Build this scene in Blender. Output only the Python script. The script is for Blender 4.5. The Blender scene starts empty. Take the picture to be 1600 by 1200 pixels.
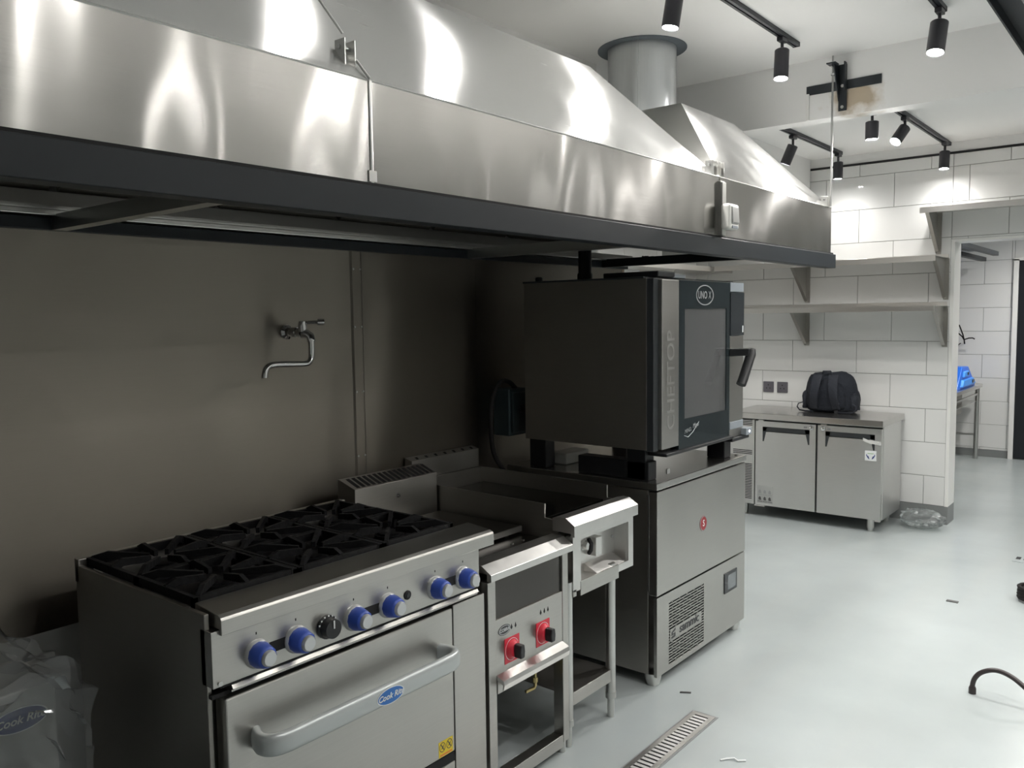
import bpy, bmesh, math, random
from mathutils import Vector, Matrix
random.seed(7)
PI = math.pi
COL = bpy.context.scene.collection
SC = bpy.context.scene

# ------------------------------------------------------------------ camera, world, exposure
CAM_Z = 1.53
yaw, pitch, roll = math.radians(39.15), math.radians(-4.585), math.radians(-0.771)
F_ = Vector((-math.sin(yaw)*math.cos(pitch), math.cos(yaw)*math.cos(pitch), math.sin(pitch)))
R0 = Vector((math.cos(yaw), math.sin(yaw), 0)); U0 = R0.cross(F_)
R_ = math.cos(roll)*R0 + math.sin(roll)*U0
U_ = -math.sin(roll)*R0 + math.cos(roll)*U0
cd = bpy.data.cameras.new('camera'); cam = bpy.data.objects.new('camera', cd); COL.objects.link(cam)
cd.sensor_width = 36.0; cd.lens = 36.0*1306/1600; cd.clip_start = 0.05; cd.clip_end = 60
cam.matrix_world = Matrix(((R_.x, U_.x, -F_.x, 0), (R_.y, U_.y, -F_.y, 0), (R_.z, U_.z, -F_.z, CAM_Z), (0, 0, 0, 1)))
SC.camera = cam
SC.view_settings.view_transform = 'Standard'; SC.view_settings.look = 'None'
SC.view_settings.exposure = -0.18; SC.view_settings.gamma = 1.0; SC.view_settings.use_curve_mapping = False
WORLD_E = 0.2
w = bpy.data.worlds.new('world'); SC.world = w; w.use_nodes = True
w.node_tree.nodes['Background'].inputs[0].default_value = (0.75, 0.85, 1, 1)
w.node_tree.nodes['Background'].inputs[1].default_value = WORLD_E
SPOT_W = 44.0            # watts of one track spotlight
UP_W = 70.0              # watts of one bowl uplight, added out of view to brighten the ceiling
LENS_E = 260.0            # glow of a spotlight lens
SPOT_COL = (1.0, 0.97, 0.93)

# ------------------------------------------------------------------ materials
def new_mat(name):
    m = bpy.data.materials.new(name); m.use_nodes = True
    nt = m.node_tree; b = nt.nodes['Principled BSDF']
    return m, nt, b
def simple(name, col, rough=0.5, metal=0.0, noise=0.0, nscale=8.0, spec=0.5, bump=0.0, coat=0.0):
    m, nt, b = new_mat(name)
    b.inputs['Base Color'].default_value = (*col, 1); b.inputs['Roughness'].default_value = rough
    b.inputs['Metallic'].default_value = metal; b.inputs['Specular IOR Level'].default_value = spec
    b.inputs['Coat Weight'].default_value = coat
    if noise or bump:
        tc = nt.nodes.new('ShaderNodeTexCoord'); nz = nt.nodes.new('ShaderNodeTexNoise')
        nz.inputs['Scale'].default_value = nscale; nz.inputs['Detail'].default_value = 4
        nt.links.new(tc.outputs['Object'], nz.inputs['Vector'])
        if noise:
            mx = nt.nodes.new('ShaderNodeMix'); mx.data_type = 'RGBA'
            mx.inputs[6].default_value = (*[c*(1-noise) for c in col], 1)
            mx.inputs[7].default_value = (*[min(1, c*(1+noise)) for c in col], 1)
            nt.links.new(nz.outputs['Fac'], mx.inputs[0]); nt.links.new(mx.outputs[2], b.inputs['Base Color'])
        if bump:
            bp = nt.nodes.new('ShaderNodeBump'); bp.inputs['Strength'].default_value = bump; bp.inputs['Distance'].default_value = 0.01
            nt.links.new(nz.outputs['Fac'], bp.inputs['Height']); nt.links.new(bp.outputs['Normal'], b.inputs['Normal'])
    return m
def steel(name, col=(0.56, 0.55, 0.53), rough=0.3, aniso=0.6, tangent=(0.05, 0.08, 1), grain=(2, 2, 120), wave=0.0, wscale=(1.2, 1.6, 0.6), smear=0.12, dirt=0.0, brush=0.0, bscale=(0.6, 0.6, 220)):
    """brushed stainless steel: stretched grain noise, smudges, gentle dents of the sheet"""
    m, nt, b = new_mat(name); L = nt.links.new
    b.inputs['Metallic'].default_value = 1.0
    b.inputs['Anisotropic'].default_value = aniso
    cx = nt.nodes.new('ShaderNodeCombineXYZ')
    for i in range(3): cx.inputs[i].default_value = tangent[i]
    L(cx.outputs[0], b.inputs['Tangent'])
    tc = nt.nodes.new('ShaderNodeTexCoord')
    mp = nt.nodes.new('ShaderNodeMapping'); mp.inputs['Scale'].default_value = grain; L(tc.outputs['Object'], mp.inputs['Vector'])
    g = nt.nodes.new('ShaderNodeTexNoise'); g.inputs['Scale'].default_value = 4; g.inputs['Detail'].default_value = 3; L(mp.outputs[0], g.inputs['Vector'])
    s = nt.nodes.new('ShaderNodeTexNoise'); s.inputs['Scale'].default_value = 3.2; s.inputs['Detail'].default_value = 5; s.inputs['Roughness'].default_value = 0.6
    L(tc.outputs['Object'], s.inputs['Vector'])
    a1 = nt.nodes.new('ShaderNodeMath'); a1.operation = 'MULTIPLY_ADD'; a1.inputs[1].default_value = 0.10; a1.inputs[2].default_value = rough-0.05-smear*0.5
    L(g.outputs['Fac'], a1.inputs[0])
    a2 = nt.nodes.new('ShaderNodeMath'); a2.operation = 'MULTIPLY_ADD'; a2.inputs[1].default_value = smear
    L(s.outputs['Fac'], a2.inputs[0]); L(a1.outputs[0], a2.inputs[2]); L(a2.outputs[0], b.inputs['Roughness'])
    mx = nt.nodes.new('ShaderNodeMix'); mx.data_type = 'RGBA'
    mx.inputs[6].default_value = (*[c*(0.88-dirt) for c in col], 1); mx.inputs[7].default_value = (*[c*1.1 for c in col], 1)
    ad = nt.nodes.new('ShaderNodeMath'); ad.operation = 'MULTIPLY_ADD'; ad.inputs[1].default_value = 0.45
    L(g.outputs['Fac'], ad.inputs[0])
    mu = nt.nodes.new('ShaderNodeMath'); mu.operation = 'MULTIPLY'; mu.inputs[1].default_value = 0.55; L(s.outputs['Fac'], mu.inputs[0]); L(mu.outputs[0], ad.inputs[2])
    L(ad.outputs[0], mx.inputs[0]); L(mx.outputs[2], b.inputs['Base Color'])
    nrm = None
    if wave:
        mp2 = nt.nodes.new('ShaderNodeMapping'); mp2.inputs['Scale'].default_value = wscale; L(tc.outputs['Object'], mp2.inputs['Vector'])
        wv = nt.nodes.new('ShaderNodeTexNoise'); wv.inputs['Scale'].default_value = 1.6; wv.inputs['Detail'].default_value = 1.0; L(mp2.outputs[0], wv.inputs['Vector'])
        bp = nt.nodes.new('ShaderNodeBump'); bp.inputs['Strength'].default_value = 1.0; bp.inputs['Distance'].default_value = wave
        L(wv.outputs['Fac'], bp.inputs['Height']); nrm = bp.outputs['Normal']
    if brush:   # fine parallel scratches left by the brushing
        mp3 = nt.nodes.new('ShaderNodeMapping'); mp3.inputs['Scale'].default_value = bscale; L(tc.outputs['Object'], mp3.inputs['Vector'])
        bn = nt.nodes.new('ShaderNodeTexNoise'); bn.inputs['Scale'].default_value = 4; bn.inputs['Detail'].default_value = 2; L(mp3.outputs[0], bn.inputs['Vector'])
        b2 = nt.nodes.new('ShaderNodeBump'); b2.inputs['Strength'].default_value = 1.0; b2.inputs['Distance'].default_value = brush
        L(bn.outputs['Fac'], b2.inputs['Height'])
        if nrm is not None: L(nrm, b2.inputs['Normal'])
        nrm = b2.outputs['Normal']
    if nrm is not None: L(nrm, b.inputs['Normal'])
    return m
def emit(name, col, s):
    m, nt, b = new_mat(name); b.inputs['Base Color'].default_value = (*col, 1)
    b.inputs['Emission Color'].default_value = (*col, 1); b.inputs['Emission Strength'].default_value = s
    return m
def film(name, tint, clear, rough=0.12, bump=0.0):
    """thin clear sheet: see-through with a Fresnel reflection"""
    m, nt, b = new_mat(name); L = nt.links.new
    nt.nodes.remove(b); out = nt.nodes['Material Output']
    tr = nt.nodes.new('ShaderNodeBsdfTransparent'); tr.inputs[0].default_value = (*tint, 1)
    gl = nt.nodes.new('ShaderNodeBsdfGlossy'); gl.inputs['Roughness'].default_value = rough; gl.inputs[0].default_value = (0.9, 0.92, 0.93, 1)
    df = nt.nodes.new('ShaderNodeBsdfDiffuse'); df.inputs[0].default_value = (0.75, 0.77, 0.78, 1)
    m1 = nt.nodes.new('ShaderNodeMixShader'); m1.inputs[0].default_value = 1-clear; L(tr.outputs[0], m1.inputs[1]); L(df.outputs[0], m1.inputs[2])
    m2 = nt.nodes.new('ShaderNodeMixShader'); lw = nt.nodes.new('ShaderNodeFresnel'); lw.inputs[0].default_value = 1.5
    L(lw.outputs[0], m2.inputs[0]); L(m1.outputs[0], m2.inputs[1]); L(gl.outputs[0], m2.inputs[2]); L(m2.outputs[0], out.inputs[0])
    return m

M = {}
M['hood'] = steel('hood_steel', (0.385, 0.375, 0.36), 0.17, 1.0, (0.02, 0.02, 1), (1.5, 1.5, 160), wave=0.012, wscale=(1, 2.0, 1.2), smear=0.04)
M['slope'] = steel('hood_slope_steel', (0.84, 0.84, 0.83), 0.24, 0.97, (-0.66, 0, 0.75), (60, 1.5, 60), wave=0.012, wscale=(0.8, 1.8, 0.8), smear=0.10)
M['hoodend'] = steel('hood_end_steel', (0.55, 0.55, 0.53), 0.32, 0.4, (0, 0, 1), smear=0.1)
M['splash'] = steel('splash_steel', (0.285, 0.26, 0.225), 0.40, 0.9, (0.05, 0.08, 1), (1.5, 1.5, 90), wave=0.02, wscale=(0.8, 1.6, 0.6), smear=0.1)
M['front'] = steel('front_steel', (0.51, 0.50, 0.475), 0.34, 0.5, (0.05, 0.08, 1), (2, 2, 90), wave=0.01, smear=0.14, dirt=0.05)
M['side'] = steel('side_steel', (0.40, 0.385, 0.36), 0.42, 0.3, (0.05, 0.08, 1), (2, 2, 90), smear=0.1, dirt=0.1)
M['top'] = simple('top_steel', (0.58, 0.57, 0.55), 0.25, 1.0, 0.04, 3)
M['bright'] = steel('bright_steel', (0.72, 0.71, 0.69), 0.32, 0.0, (0, 0, 1), (6, 6, 6), smear=0.16, dirt=0.05)
M['fridge'] = steel('fridge_steel', (0.66, 0.66, 0.645), 0.38, 0.5, (0.05, 0.05, 1), (2, 2, 60), wave=0.012, wscale=(2.2, 2, 0.3), smear=0.12)
M['shelf'] = simple('shelf_steel', (0.74, 0.72, 0.69), 0.30, 1.0)
M['bare'] = simple('plain_steel', (0.60, 0.60, 0.58), 0.28, 1.0)
M['chrome'] = simple('chrome', (0.72, 0.72, 0.72), 0.10, 1.0)
M['galv'] = steel('galvanised', (0.62, 0.64, 0.65), 0.33, 0.5, (0, 0, 1), (30, 30, 1.5), wave=0.0, smear=0.2)
M['railpaint'] = simple('blue_black_paint', (0.015, 0.019, 0.023), 0.42, 0.0, 0.15, 5, spec=0.35)
M['black'] = simple('black_plastic', (0.012, 0.013, 0.015), 0.4)
M['charcoal'] = simple('charcoal_plastic', (0.03, 0.034, 0.037), 0.35)
M['iron'] = simple('cast_iron', (0.006, 0.006, 0.007), 0.6, 0.0, 0.3, 60, spec=0.3, bump=0.2)
M['pan'] = simple('black_enamel', (0.008, 0.008, 0.009), 0.35)
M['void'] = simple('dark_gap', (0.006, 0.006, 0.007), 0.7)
M['spot'] = simple('spot_black', (0.02, 0.02, 0.026), 0.42)
M['lens'] = emit('spot_lens_glow', (1.0, 0.98, 0.95), LENS_E)
M['tile'] = simple('white_glazed_tile', (0.72, 0.725, 0.715), 0.09)
M['grout'] = simple('grey_grout', (0.30, 0.30, 0.29), 0.8)
M['white'] = simple('white_paint', (0.80, 0.80, 0.79), 0.6, 0, 0.02, 3)
M['lowwall'] = simple('grey_wall_paint', (0.50, 0.50, 0.49), 0.6, 0, 0.05, 3)
M['skirt'] = simple('grey_skirting', (0.20, 0.21, 0.21), 0.4)
M['trim'] = simple('white_trim', (0.78, 0.78, 0.76), 0.35)
M['brown'] = simple('raw_board', (0.36, 0.27, 0.20), 0.7)
M['blue'] = simple('blue_knob_plastic', (0.035, 0.085, 0.42), 0.35)
M['silver'] = simple('silver_paint', (0.60, 0.61, 0.62), 0.35, 0.7)
M['handle'] = simple('grey_handle_paint', (0.50, 0.53, 0.53), 0.38, 0.5)
M['red'] = simple('red_dial', (0.62, 0.03, 0.055), 0.4)
M['redmark'] = simple('red_badge', (0.30, 0.02, 0.028), 0.4)
M['whiteink'] = simple('white_ink', (0.78, 0.80, 0.80), 0.5)
M['greyink'] = simple('grey_ink', (0.30, 0.31, 0.31), 0.5)
M['faint'] = steel('faint_engraving', (0.60, 0.59, 0.57), 0.40, 0.5, (0.05, 0.08, 1), (2, 2, 90), smear=0.14, dirt=0.02)
M['inkdark'] = simple('dark_ink', (0.05, 0.052, 0.055), 0.5)
M['blueink'] = simple('blue_badge', (0.03, 0.16, 0.50), 0.35)
M['navyink'] = simple('navy_badge', (0.05, 0.07, 0.22), 0.4)
M['yellow'] = simple('yellow_sticker', (0.72, 0.55, 0.03), 0.5)
M['orange'] = simple('orange_print', (0.70, 0.20, 0.05), 0.5)
M['darkglass'] = simple('dark_glass_face', (0.022, 0.030, 0.034), 0.06)
M['screen'] = simple('dark_screen', (0.03, 0.035, 0.04), 0.12)
M['greypanel'] = simple('grey_panel', (0.28, 0.31, 0.34), 0.3)
M['led'] = emit('white_status_light', (0.9, 0.92, 1), 6.0)
M['pane'] = film('oven_window_glass', (0.42, 0.48, 0.47), 0.86, 0.04)  # white diffuse share stands in for a bright reflection on the glass
M['bag'] = film('clear_bag_film', (0.88, 0.90, 0.90), 0.86, 0.12)
M['bag2'] = film('grey_bag_film', (0.84, 0.86, 0.85), 0.90, 0.2)
M['slatsteel'] = simple('slat_steel', (0.70, 0.70, 0.69), 0.5, 1.0)
M['dull'] = simple('dull_rod_steel', (0.36, 0.36, 0.35), 0.4, 1.0)
M['brass'] = simple('brass', (0.55, 0.45, 0.22), 0.3, 1.0)
M['cable'] = simple('black_cable', (0.012, 0.011, 0.011), 0.7, spec=0.25)
M['hose'] = simple('brown_black_hose', (0.035, 0.028, 0.028), 0.4)
M['navy'] = simple('navy_cloth', (0.007, 0.010, 0.017), 0.85, 0, 0.3, 90, bump=0.5)
M['navy2'] = simple('navy_webbing', (0.010, 0.013, 0.021), 0.75, 0, 0.3, 120, bump=0.4)
M['socket'] = simple('grey_socket', (0.10, 0.095, 0.11), 0.35)
M['bluebox'] = simple('blue_plastic', (0.02, 0.16, 0.75), 0.35)
M['bluebox2'] = simple('light_blue_plastic', (0.05, 0.32, 0.95), 0.35)
M['box'] = simple('pale_grey_metal', (0.44, 0.44, 0.42), 0.45, 0.2, 0.06, 4)
M['switchbody'] = simple('white_switch', (0.78, 0.78, 0.74), 0.3)
M['switchkey'] = simple('grey_switch_key', (0.36, 0.36, 0.35), 0.35)
M['jbox'] = simple('teal_black_plastic', (0.018, 0.032, 0.036), 0.5)
M['tape'] = simple('grey_tape', (0.60, 0.60, 0.58), 0.5)
M['debris'] = simple('dark_debris', (0.08, 0.08, 0.08), 0.7)
def floor_mat():
    m, nt, b = new_mat('epoxy_floor'); L = nt.links.new
    tc = nt.nodes.new('ShaderNodeTexCoord')
    n = nt.nodes.new('ShaderNodeTexNoise'); n.inputs['Scale'].default_value = 1.3; n.inputs['Detail'].default_value = 6; L(tc.outputs['Object'], n.inputs['Vector'])
    r = nt.nodes.new('ShaderNodeValToRGB'); r.color_ramp.elements[0].position = 0.3; r.color_ramp.elements[1].position = 0.7
    r.color_ramp.elements[0].color = (0.335, 0.37, 0.37, 1); r.color_ramp.elements[1].color = (0.40, 0.44, 0.445, 1)
    L(n.outputs['Fac'], r.inputs[0])
    # dusty cement smears along the appliance row
    mp = nt.nodes.new('ShaderNodeMapping'); mp.inputs['Scale'].default_value = (9, 0.7, 1); L(tc.outputs['Object'], mp.inputs['Vector'])
    n2 = nt.nodes.new('ShaderNodeTexNoise'); n2.inputs['Scale'].default_value = 1.1; n2.inputs['Detail'].default_value = 5; L(mp.outputs[0], n2.inputs['Vector'])
    r2 = nt.nodes.new('ShaderNodeValToRGB'); r2.color_ramp.elements[0].position = 0.40; r2.color_ramp.elements[1].position = 0.85
    r2.color_ramp.elements[0].color = (0, 0, 0, 1); r2.color_ramp.elements[1].color = (0.16, 0.16, 0.16, 1); L(n2.outputs['Fac'], r2.inputs[0])
    mx = nt.nodes.new('ShaderNodeMix'); mx.data_type = 'RGBA'; mx.inputs[7].default_value = (0.42, 0.41, 0.385, 1)
    L(r2.outputs[0], mx.inputs[0]); L(r.outputs[0], mx.inputs[6]); L(mx.outputs[2], b.inputs['Base Color'])
    rr = nt.nodes.new('ShaderNodeMapRange'); rr.inputs[3].default_value = 0.22; rr.inputs[4].default_value = 0.27; L(n2.outputs['Fac'], rr.inputs[0]); L(rr.outputs[0], b.inputs['Roughness'])
    bp = nt.nodes.new('ShaderNodeBump'); bp.inputs['Strength'].default_value = 0.25; bp.inputs['Distance'].default_value = 0.004
    n3 = nt.nodes.new('ShaderNodeTexNoise'); n3.inputs['Scale'].default_value = 5; L(tc.outputs['Object'], n3.inputs['Vector']); L(n3.outputs['Fac'], bp.inputs['Height']); L(bp.outputs['Normal'], b.inputs['Normal'])
    return m
M['floor'] = floor_mat()
def beam_mat():
    """white painted beam with brown patch of bare, stained plaster around the bracket"""
    m, nt, b = new_mat('beam_paint'); L = nt.links.new
    tc = nt.nodes.new('ShaderNodeTexCoord'); mp = nt.nodes.new('ShaderNodeMapping'); mp.inputs['Location'].default_value = (1.50, 0, -2.715)
    L(tc.outputs['Object'], mp.inputs['Vector'])
    n = nt.nodes.new('ShaderNodeTexNoise'); n.inputs['Scale'].default_value = 9; n.inputs['Detail'].default_value = 6; L(tc.outputs['Object'], n.inputs['Vector'])
    g = nt.nodes.new('ShaderNodeVectorMath'); g.operation = 'MULTIPLY'; g.inputs[1].default_value = (5.5, 0, 10); L(mp.outputs[0], g.inputs[0])
    ln = nt.nodes.new('ShaderNodeVectorMath'); ln.operation = 'LENGTH'; L(g.outputs[0], ln.inputs[0])
    ad = nt.nodes.new('ShaderNodeMath'); ad.operation = 'MULTIPLY_ADD'; ad.inputs[1].default_value = 1.6; L(n.outputs['Fac'], ad.inputs[0]); L(ln.outputs[1], ad.inputs[2])
    r = nt.nodes.new('ShaderNodeValToRGB'); e = r.color_ramp.elements
    e[0].position = 0.72; e[0].color = (0.42, 0.35, 0.26, 1); e[1].position = 1.0; e[1].color = (0.80, 0.80, 0.79, 1)
    k = r.color_ramp.elements.new(0.86); k.color = (0.68, 0.65, 0.60, 1)
    dv = nt.nodes.new('ShaderNodeMath'); dv.operation = 'MULTIPLY'; dv.inputs[1].default_value = 0.56; L(ad.outputs[0], dv.inputs[0]); L(dv.outputs[0], r.inputs[0])
    L(r.outputs[0], b.inputs['Base Color']); b.inputs['Roughness'].default_value = 0.6
    return m
M['beam'] = beam_mat()

# ------------------------------------------------------------------ object helpers
ORG = {}
def tag(o, label=None, cat=None, group=None, kind=None):
    if label: o['label'] = label
    if cat: o['category'] = cat
    if group: o['group'] = group
    if kind: o['kind'] = kind
    return o
def thing(name, label, cat, loc=(0, 0, 0), group=None):
    o = bpy.data.objects.new(name, None); COL.objects.link(o); o.location = loc; o.empty_display_size = 0.05
    ORG[o.name] = Vector(loc)
    return tag(o, label, cat, group)
def link_mesh(name, me, mat, parent=None, loc=None, kind=None):
    if mat is not None and len(me.materials) == 0: me.materials.append(M[mat] if isinstance(mat, str) else mat)
    o = bpy.data.objects.new(name, me); COL.objects.link(o)
    if parent is not None: o.parent = parent; ORG[o.name] = ORG[parent.name]
    else:
        ORG[o.name] = Vector(loc or (0, 0, 0)); o.location = ORG[o.name]
    if kind: o['kind'] = kind
    return o
class MB:
    def __init__(s): s.v = []; s.f = []; s.curved = False
    def add(s, vs, fs):
        n = len(s.v); s.v += [tuple(v) for v in vs]; s.f += [tuple(i+n for i in f) for f in fs]; return s
    def box(s, x0, x1, y0, y1, z0, z1):
        return s.add([(x, y, z) for x in (x0, x1) for y in (y0, y1) for z in (z0, z1)],
                     [(0, 1, 3, 2), (4, 6, 7, 5), (0, 4, 5, 1), (2, 3, 7, 6), (0, 2, 6, 4), (1, 5, 7, 3)])
    def prism(s, poly, axis, a0, a1):
        def P(p, a): return {'x': (a, p[0], p[1]), 'y': (p[0], a, p[1]), 'z': (p[0], p[1], a)}[axis]
        n = len(poly)
        return s.add([P(p, a0) for p in poly]+[P(p, a1) for p in poly],
                     [tuple(range(n))[::-1], tuple(range(n, 2*n))]+[(i, (i+1) % n, n+(i+1) % n, n+i) for i in range(n)])
    def loft(s, A, B):
        n = len(A)
        return s.add(list(A)+list(B), [tuple(range(n))[::-1], tuple(range(n, 2*n))]+[(i, (i+1) % n, n+(i+1) % n, n+i) for i in range(n)])
    def cyl(s, p0, p1, r0, r1=None, n=16):
        return s.lathe([(r0, 0), (r0 if r1 is None else r1, 1)], p0, p1, n)
    def lathe(s, prof, p0, p1, n=20):
        """profile of (radius, fraction or along p0->p1)"""
        s.curved = True; p0, p1 = Vector(p0), Vector(p1); d = p1-p0; a = d.normalized()
        t = Vector((0, 0, 1)) if abs(a.z) < .9 else Vector((1, 0, 0)); u = a.cross(t).normalized(); w_ = a.cross(u)
        vs = []; fs = []
        for r, h in prof:
            for i in range(n): vs.append(p0+d*h+(u*math.cos(2*PI*i/n)+w_*math.sin(2*PI*i/n))*r)
        m = len(prof)
        for j in range(m-1):
            for i in range(n): fs.append((j*n+i, j*n+(i+1) % n, (j+1)*n+(i+1) % n, (j+1)*n+i))
        fs.append(tuple(range(n))[::-1]); fs.append(tuple(range((m-1)*n, m*n)))
        return s.add(vs, fs)
    def tube(s, pts, r, n=10, flat=1.0, k=1):
        if k > 1:   # Catmull-Rom resampling
            P = [Vector(p) for p in pts]; Q = []
            for i in range(len(P)-1):
                a, b, c, d = P[max(i-1, 0)], P[i], P[i+1], P[min(i+2, len(P)-1)]
                for j in range(k):
                    t = j/k; Q.append(0.5*((2*b)+(c-a)*t+(2*a-5*b+4*c-d)*t*t+(3*b-a-3*c+d)*t**3))
            pts = Q+[P[-1]]
        s.curved = True; pts = [Vector(p) for p in pts]; m = len(pts); vs = []; fs = []; prev = None
        for k, p in enumerate(pts):
            d = (pts[min(k+1, m-1)]-pts[max(k-1, 0)]).normalized()
            if prev is None:
                t = Vector((0, 0, 1)) if abs(d.z) < .9 else Vector((1, 0, 0)); u = d.cross(t).normalized()
            else: u = (prev-d*prev.dot(d)).normalized()
            prev = u; w_ = d.cross(u)
            for i in range(n):
                q = p+(u*math.cos(2*PI*i/n)+w_*math.sin(2*PI*i/n)*flat)*r; vs.append(q)
        for j in range(m-1):
            for i in range(n): fs.append((j*n+i, j*n+(i+1) % n, (j+1)*n+(i+1) % n, (j+1)*n+i))
        fs.append(tuple(range(n))[::-1]); fs.append(tuple(range((m-1)*n, m*n)))
        return s.add(vs, fs)
    def sheet(s, fn, nu, nv):
        return s.add([fn(i/nu, j/nv) for i in range(nu+1) for j in range(nv+1)],
                     [(i*(nv+1)+j, (i+1)*(nv+1)+j, (i+1)*(nv+1)+j+1, i*(nv+1)+j+1) for i in range(nu) for j in range(nv)])
    def build(s, name, mat, parent=None, bevel=0.0, seg=2, loc=None, kind=None, smooth=True, angle=None):
        if angle is None: angle = 42 if s.curved else 12
        org = ORG[parent.name] if parent is not None else Vector(loc or (0, 0, 0))
        me = bpy.data.meshes.new(name); me.from_pydata([tuple(Vector(v)-org) for v in s.v], [], s.f)
        bm = bmesh.new(); bm.from_mesh(me)
        bmesh.ops.recalc_face_normals(bm, faces=bm.faces)
        if bevel > 0:
            es = [e for e in bm.edges if len(e.link_faces) == 2 and e.calc_face_angle(0) > math.radians(30)]
            bmesh.ops.bevel(bm, geom=es, offset=bevel, segments=seg, affect='EDGES', profile=0.5, clamp_overlap=True)
        bm.to_mesh(me); bm.free()
        if smooth:
            me.polygons.foreach_set('use_smooth', [True]*len(me.polygons)); me.set_sharp_from_angle(angle=math.radians(angle))
        return link_mesh(name, me, mat, parent, loc, kind)
def B(x0, x1, y0, y1, z0, z1): return MB().box(x0, x1, y0, y1, z0, z1)
def mesh_thing(mb, name, label, cat, mat, loc, group=None, **k):
    o = mb.build(name, mat, None, loc=loc, **k); return tag(o, label, cat, group)
def arc(c, r, a0, a1, n): return [(c[0]+r*math.cos(a0+(a1-a0)*i/n), c[1]+r*math.sin(a0+(a1-a0)*i/n)) for i in range(n+1)]
def frame_with_hole(mb, axis, a0, a1, u0, u1, v0, v1, hu0, hu1, hv0, hv1):
    """a plate of thickness a0..a1 with a rectangular hole, as four bars. axis x: u=y v=z ; axis y: u=x v=z ; axis z: u=x v=y"""
    for (p, q, r, t) in ((u0, u1, v0, hv0), (u0, u1, hv1, v1), (u0, hu0, hv0, hv1), (hu1, u1, hv0, hv1)):
        if q-p < 1e-5 or t-r < 1e-5: continue
        if axis == 'x': mb.box(a0, a1, p, q, r, t)
        elif axis == 'y': mb.box(p, q, a0, a1, r, t)
        else: mb.box(p, q, r, t, a0, a1)
    return mb
def text(name, s, size, origin, u, v, mat, parent, bold=0.0, shear=0.0, align='CENTER', lift=0.0006, wscale=1.0):
    """raised lettering lying on a face: origin centre, u = reading direction, v = up"""
    cu = bpy.data.curves.new(name, 'FONT'); cu.body = s; cu.size = size; cu.align_x = align; cu.align_y = 'CENTER'
    cu.offset = bold; cu.shear = shear; cu.resolution_u = 3; cu.extrude = 0.0004
    o = bpy.data.objects.new(name, cu); COL.objects.link(o)
    bpy.context.view_layer.update()
    me = bpy.data.meshes.new_from_object(o.evaluated_get(bpy.context.evaluated_depsgraph_get()))
    bpy.data.objects.remove(o); bpy.data.curves.remove(cu)
    u, v = Vector(u), Vector(v); n = u.cross(v).normalized(); org = ORG[parent.name]
    for vt in me.vertices:
        c = vt.co.copy(); vt.co = Vector(origin)-org+u*c.x*wscale+v*c.y+n*(c.z+lift)
    me.materials.clear()
    return link_mesh(name, me, mat, parent)
def ellipse(name, c, u, v, a, b, mat, parent, thick=0.0012, n=28, a_in=0, b_in=0):
    u, v = Vector(u), Vector(v); nn = u.cross(v).normalized(); c = Vector(c); mb = MB()
    if a_in:
        vs = []
        for h in (0, thick):
            for (p, q) in ((a, b), (a_in, b_in)):
                vs += [c+u*p*math.cos(2*PI*i/n)+v*q*math.sin(2*PI*i/n)+nn*h for i in range(n)]
        fs = []
        for i in range(n):
            j = (i+1) % n
            fs += [(i, j, n+j, n+i), (2*n+i, 3*n+i, 3*n+j, 2*n+j), (i, 2*n+i, 2*n+j, j), (n+i, n+j, 3*n+j, 3*n+i)]
        mb.add(vs, fs)
    else:
        A = [c+u*a*math.cos(2*PI*i/n)+v*b*math.sin(2*PI*i/n) for i in range(n)]
        mb.loft(A, [p+nn*thick for p in A])
    return mb.build(name, mat, parent)
YU, ZU, XU = (0, 1, 0), (0, 0, 1), (1, 0, 0)

# ------------------------------------------------------------------ room shell
XW, XF, YB = -2.5, -1.647, 6.546
ZC, ZF = 2.967, 2.70
def struct(mb, name, mat, **k): return mb.build(name, mat, None, kind='structure', **k)
struct(B(-3.5, 3.2, -3.2, 10.3, -0.10, 0.0), 'floor', 'floor')
ce = struct(B(-3.5, 3.2, -3.2, 4.9, ZC, ZC+0.1), 'ceiling', 'white')
struct(B(-3.5, 3.2, 5.0, 10.3, ZF, ZF+0.1), 'ceiling.001', 'white')
struct(B(-3.3, 3.0, 4.9, 5.02, 2.632, ZC), 'trim_1', 'beam')            # the ceiling beam
wl = struct(B(-3.45, -2.72, -3.2, 4.15, 0, ZC+0.05).box(-3.45, -3.30, 4.15, 10.3, 0, ZF+0.05), 'wall_left', 'white')
struct(B(3.0, 3.15, -3.2, 10.3, 0, ZC+0.05), 'wall_right', 'white')
struct(B(-3.3, 3.0, -3.2, -3.05, 0, ZC), 'wall_front', 'white')
struct(B(-3.3, -2.33, 5.06, 6.53, 2.26, ZF), 'trim_2', 'white')         # boxed-in bulkhead in the corner
# lower furred wall behind the cooking line, with stainless sheets screwed to it
low = struct(B(-2.72, -2.503, -1.2, 4.06, 0, 1.83), 'wall_left_low', 'lowwall')
struct(B(-2.735, -2.4985, 4.06, 4.085, 0, 1.83), 'trim_3', 'brown')
for (a, b) in ((-1.19, 2.108), (2.148, 2.8195), (2.8205, 4.06)):
    B(-2.503, -2.4995, a, b, 0.655, 1.815).build('panel', 'splash', low)
MB().prism([(-2.4995, 2.100), (-2.4935, 2.108), (-2.4935, 2.150), (-2.4995, 2.158)], 'z', 0.655, 1.815).build('cover_strip', 'splash', low)
for zz in (0.75, 1.0, 1.25, 1.5, 1.72):
    for yy in (2.112, 2.146): MB().cyl((-2.4935, yy, zz), (-2.4905, yy, zz), 0.004, n=8).build('screw', 'bare', low)

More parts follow.
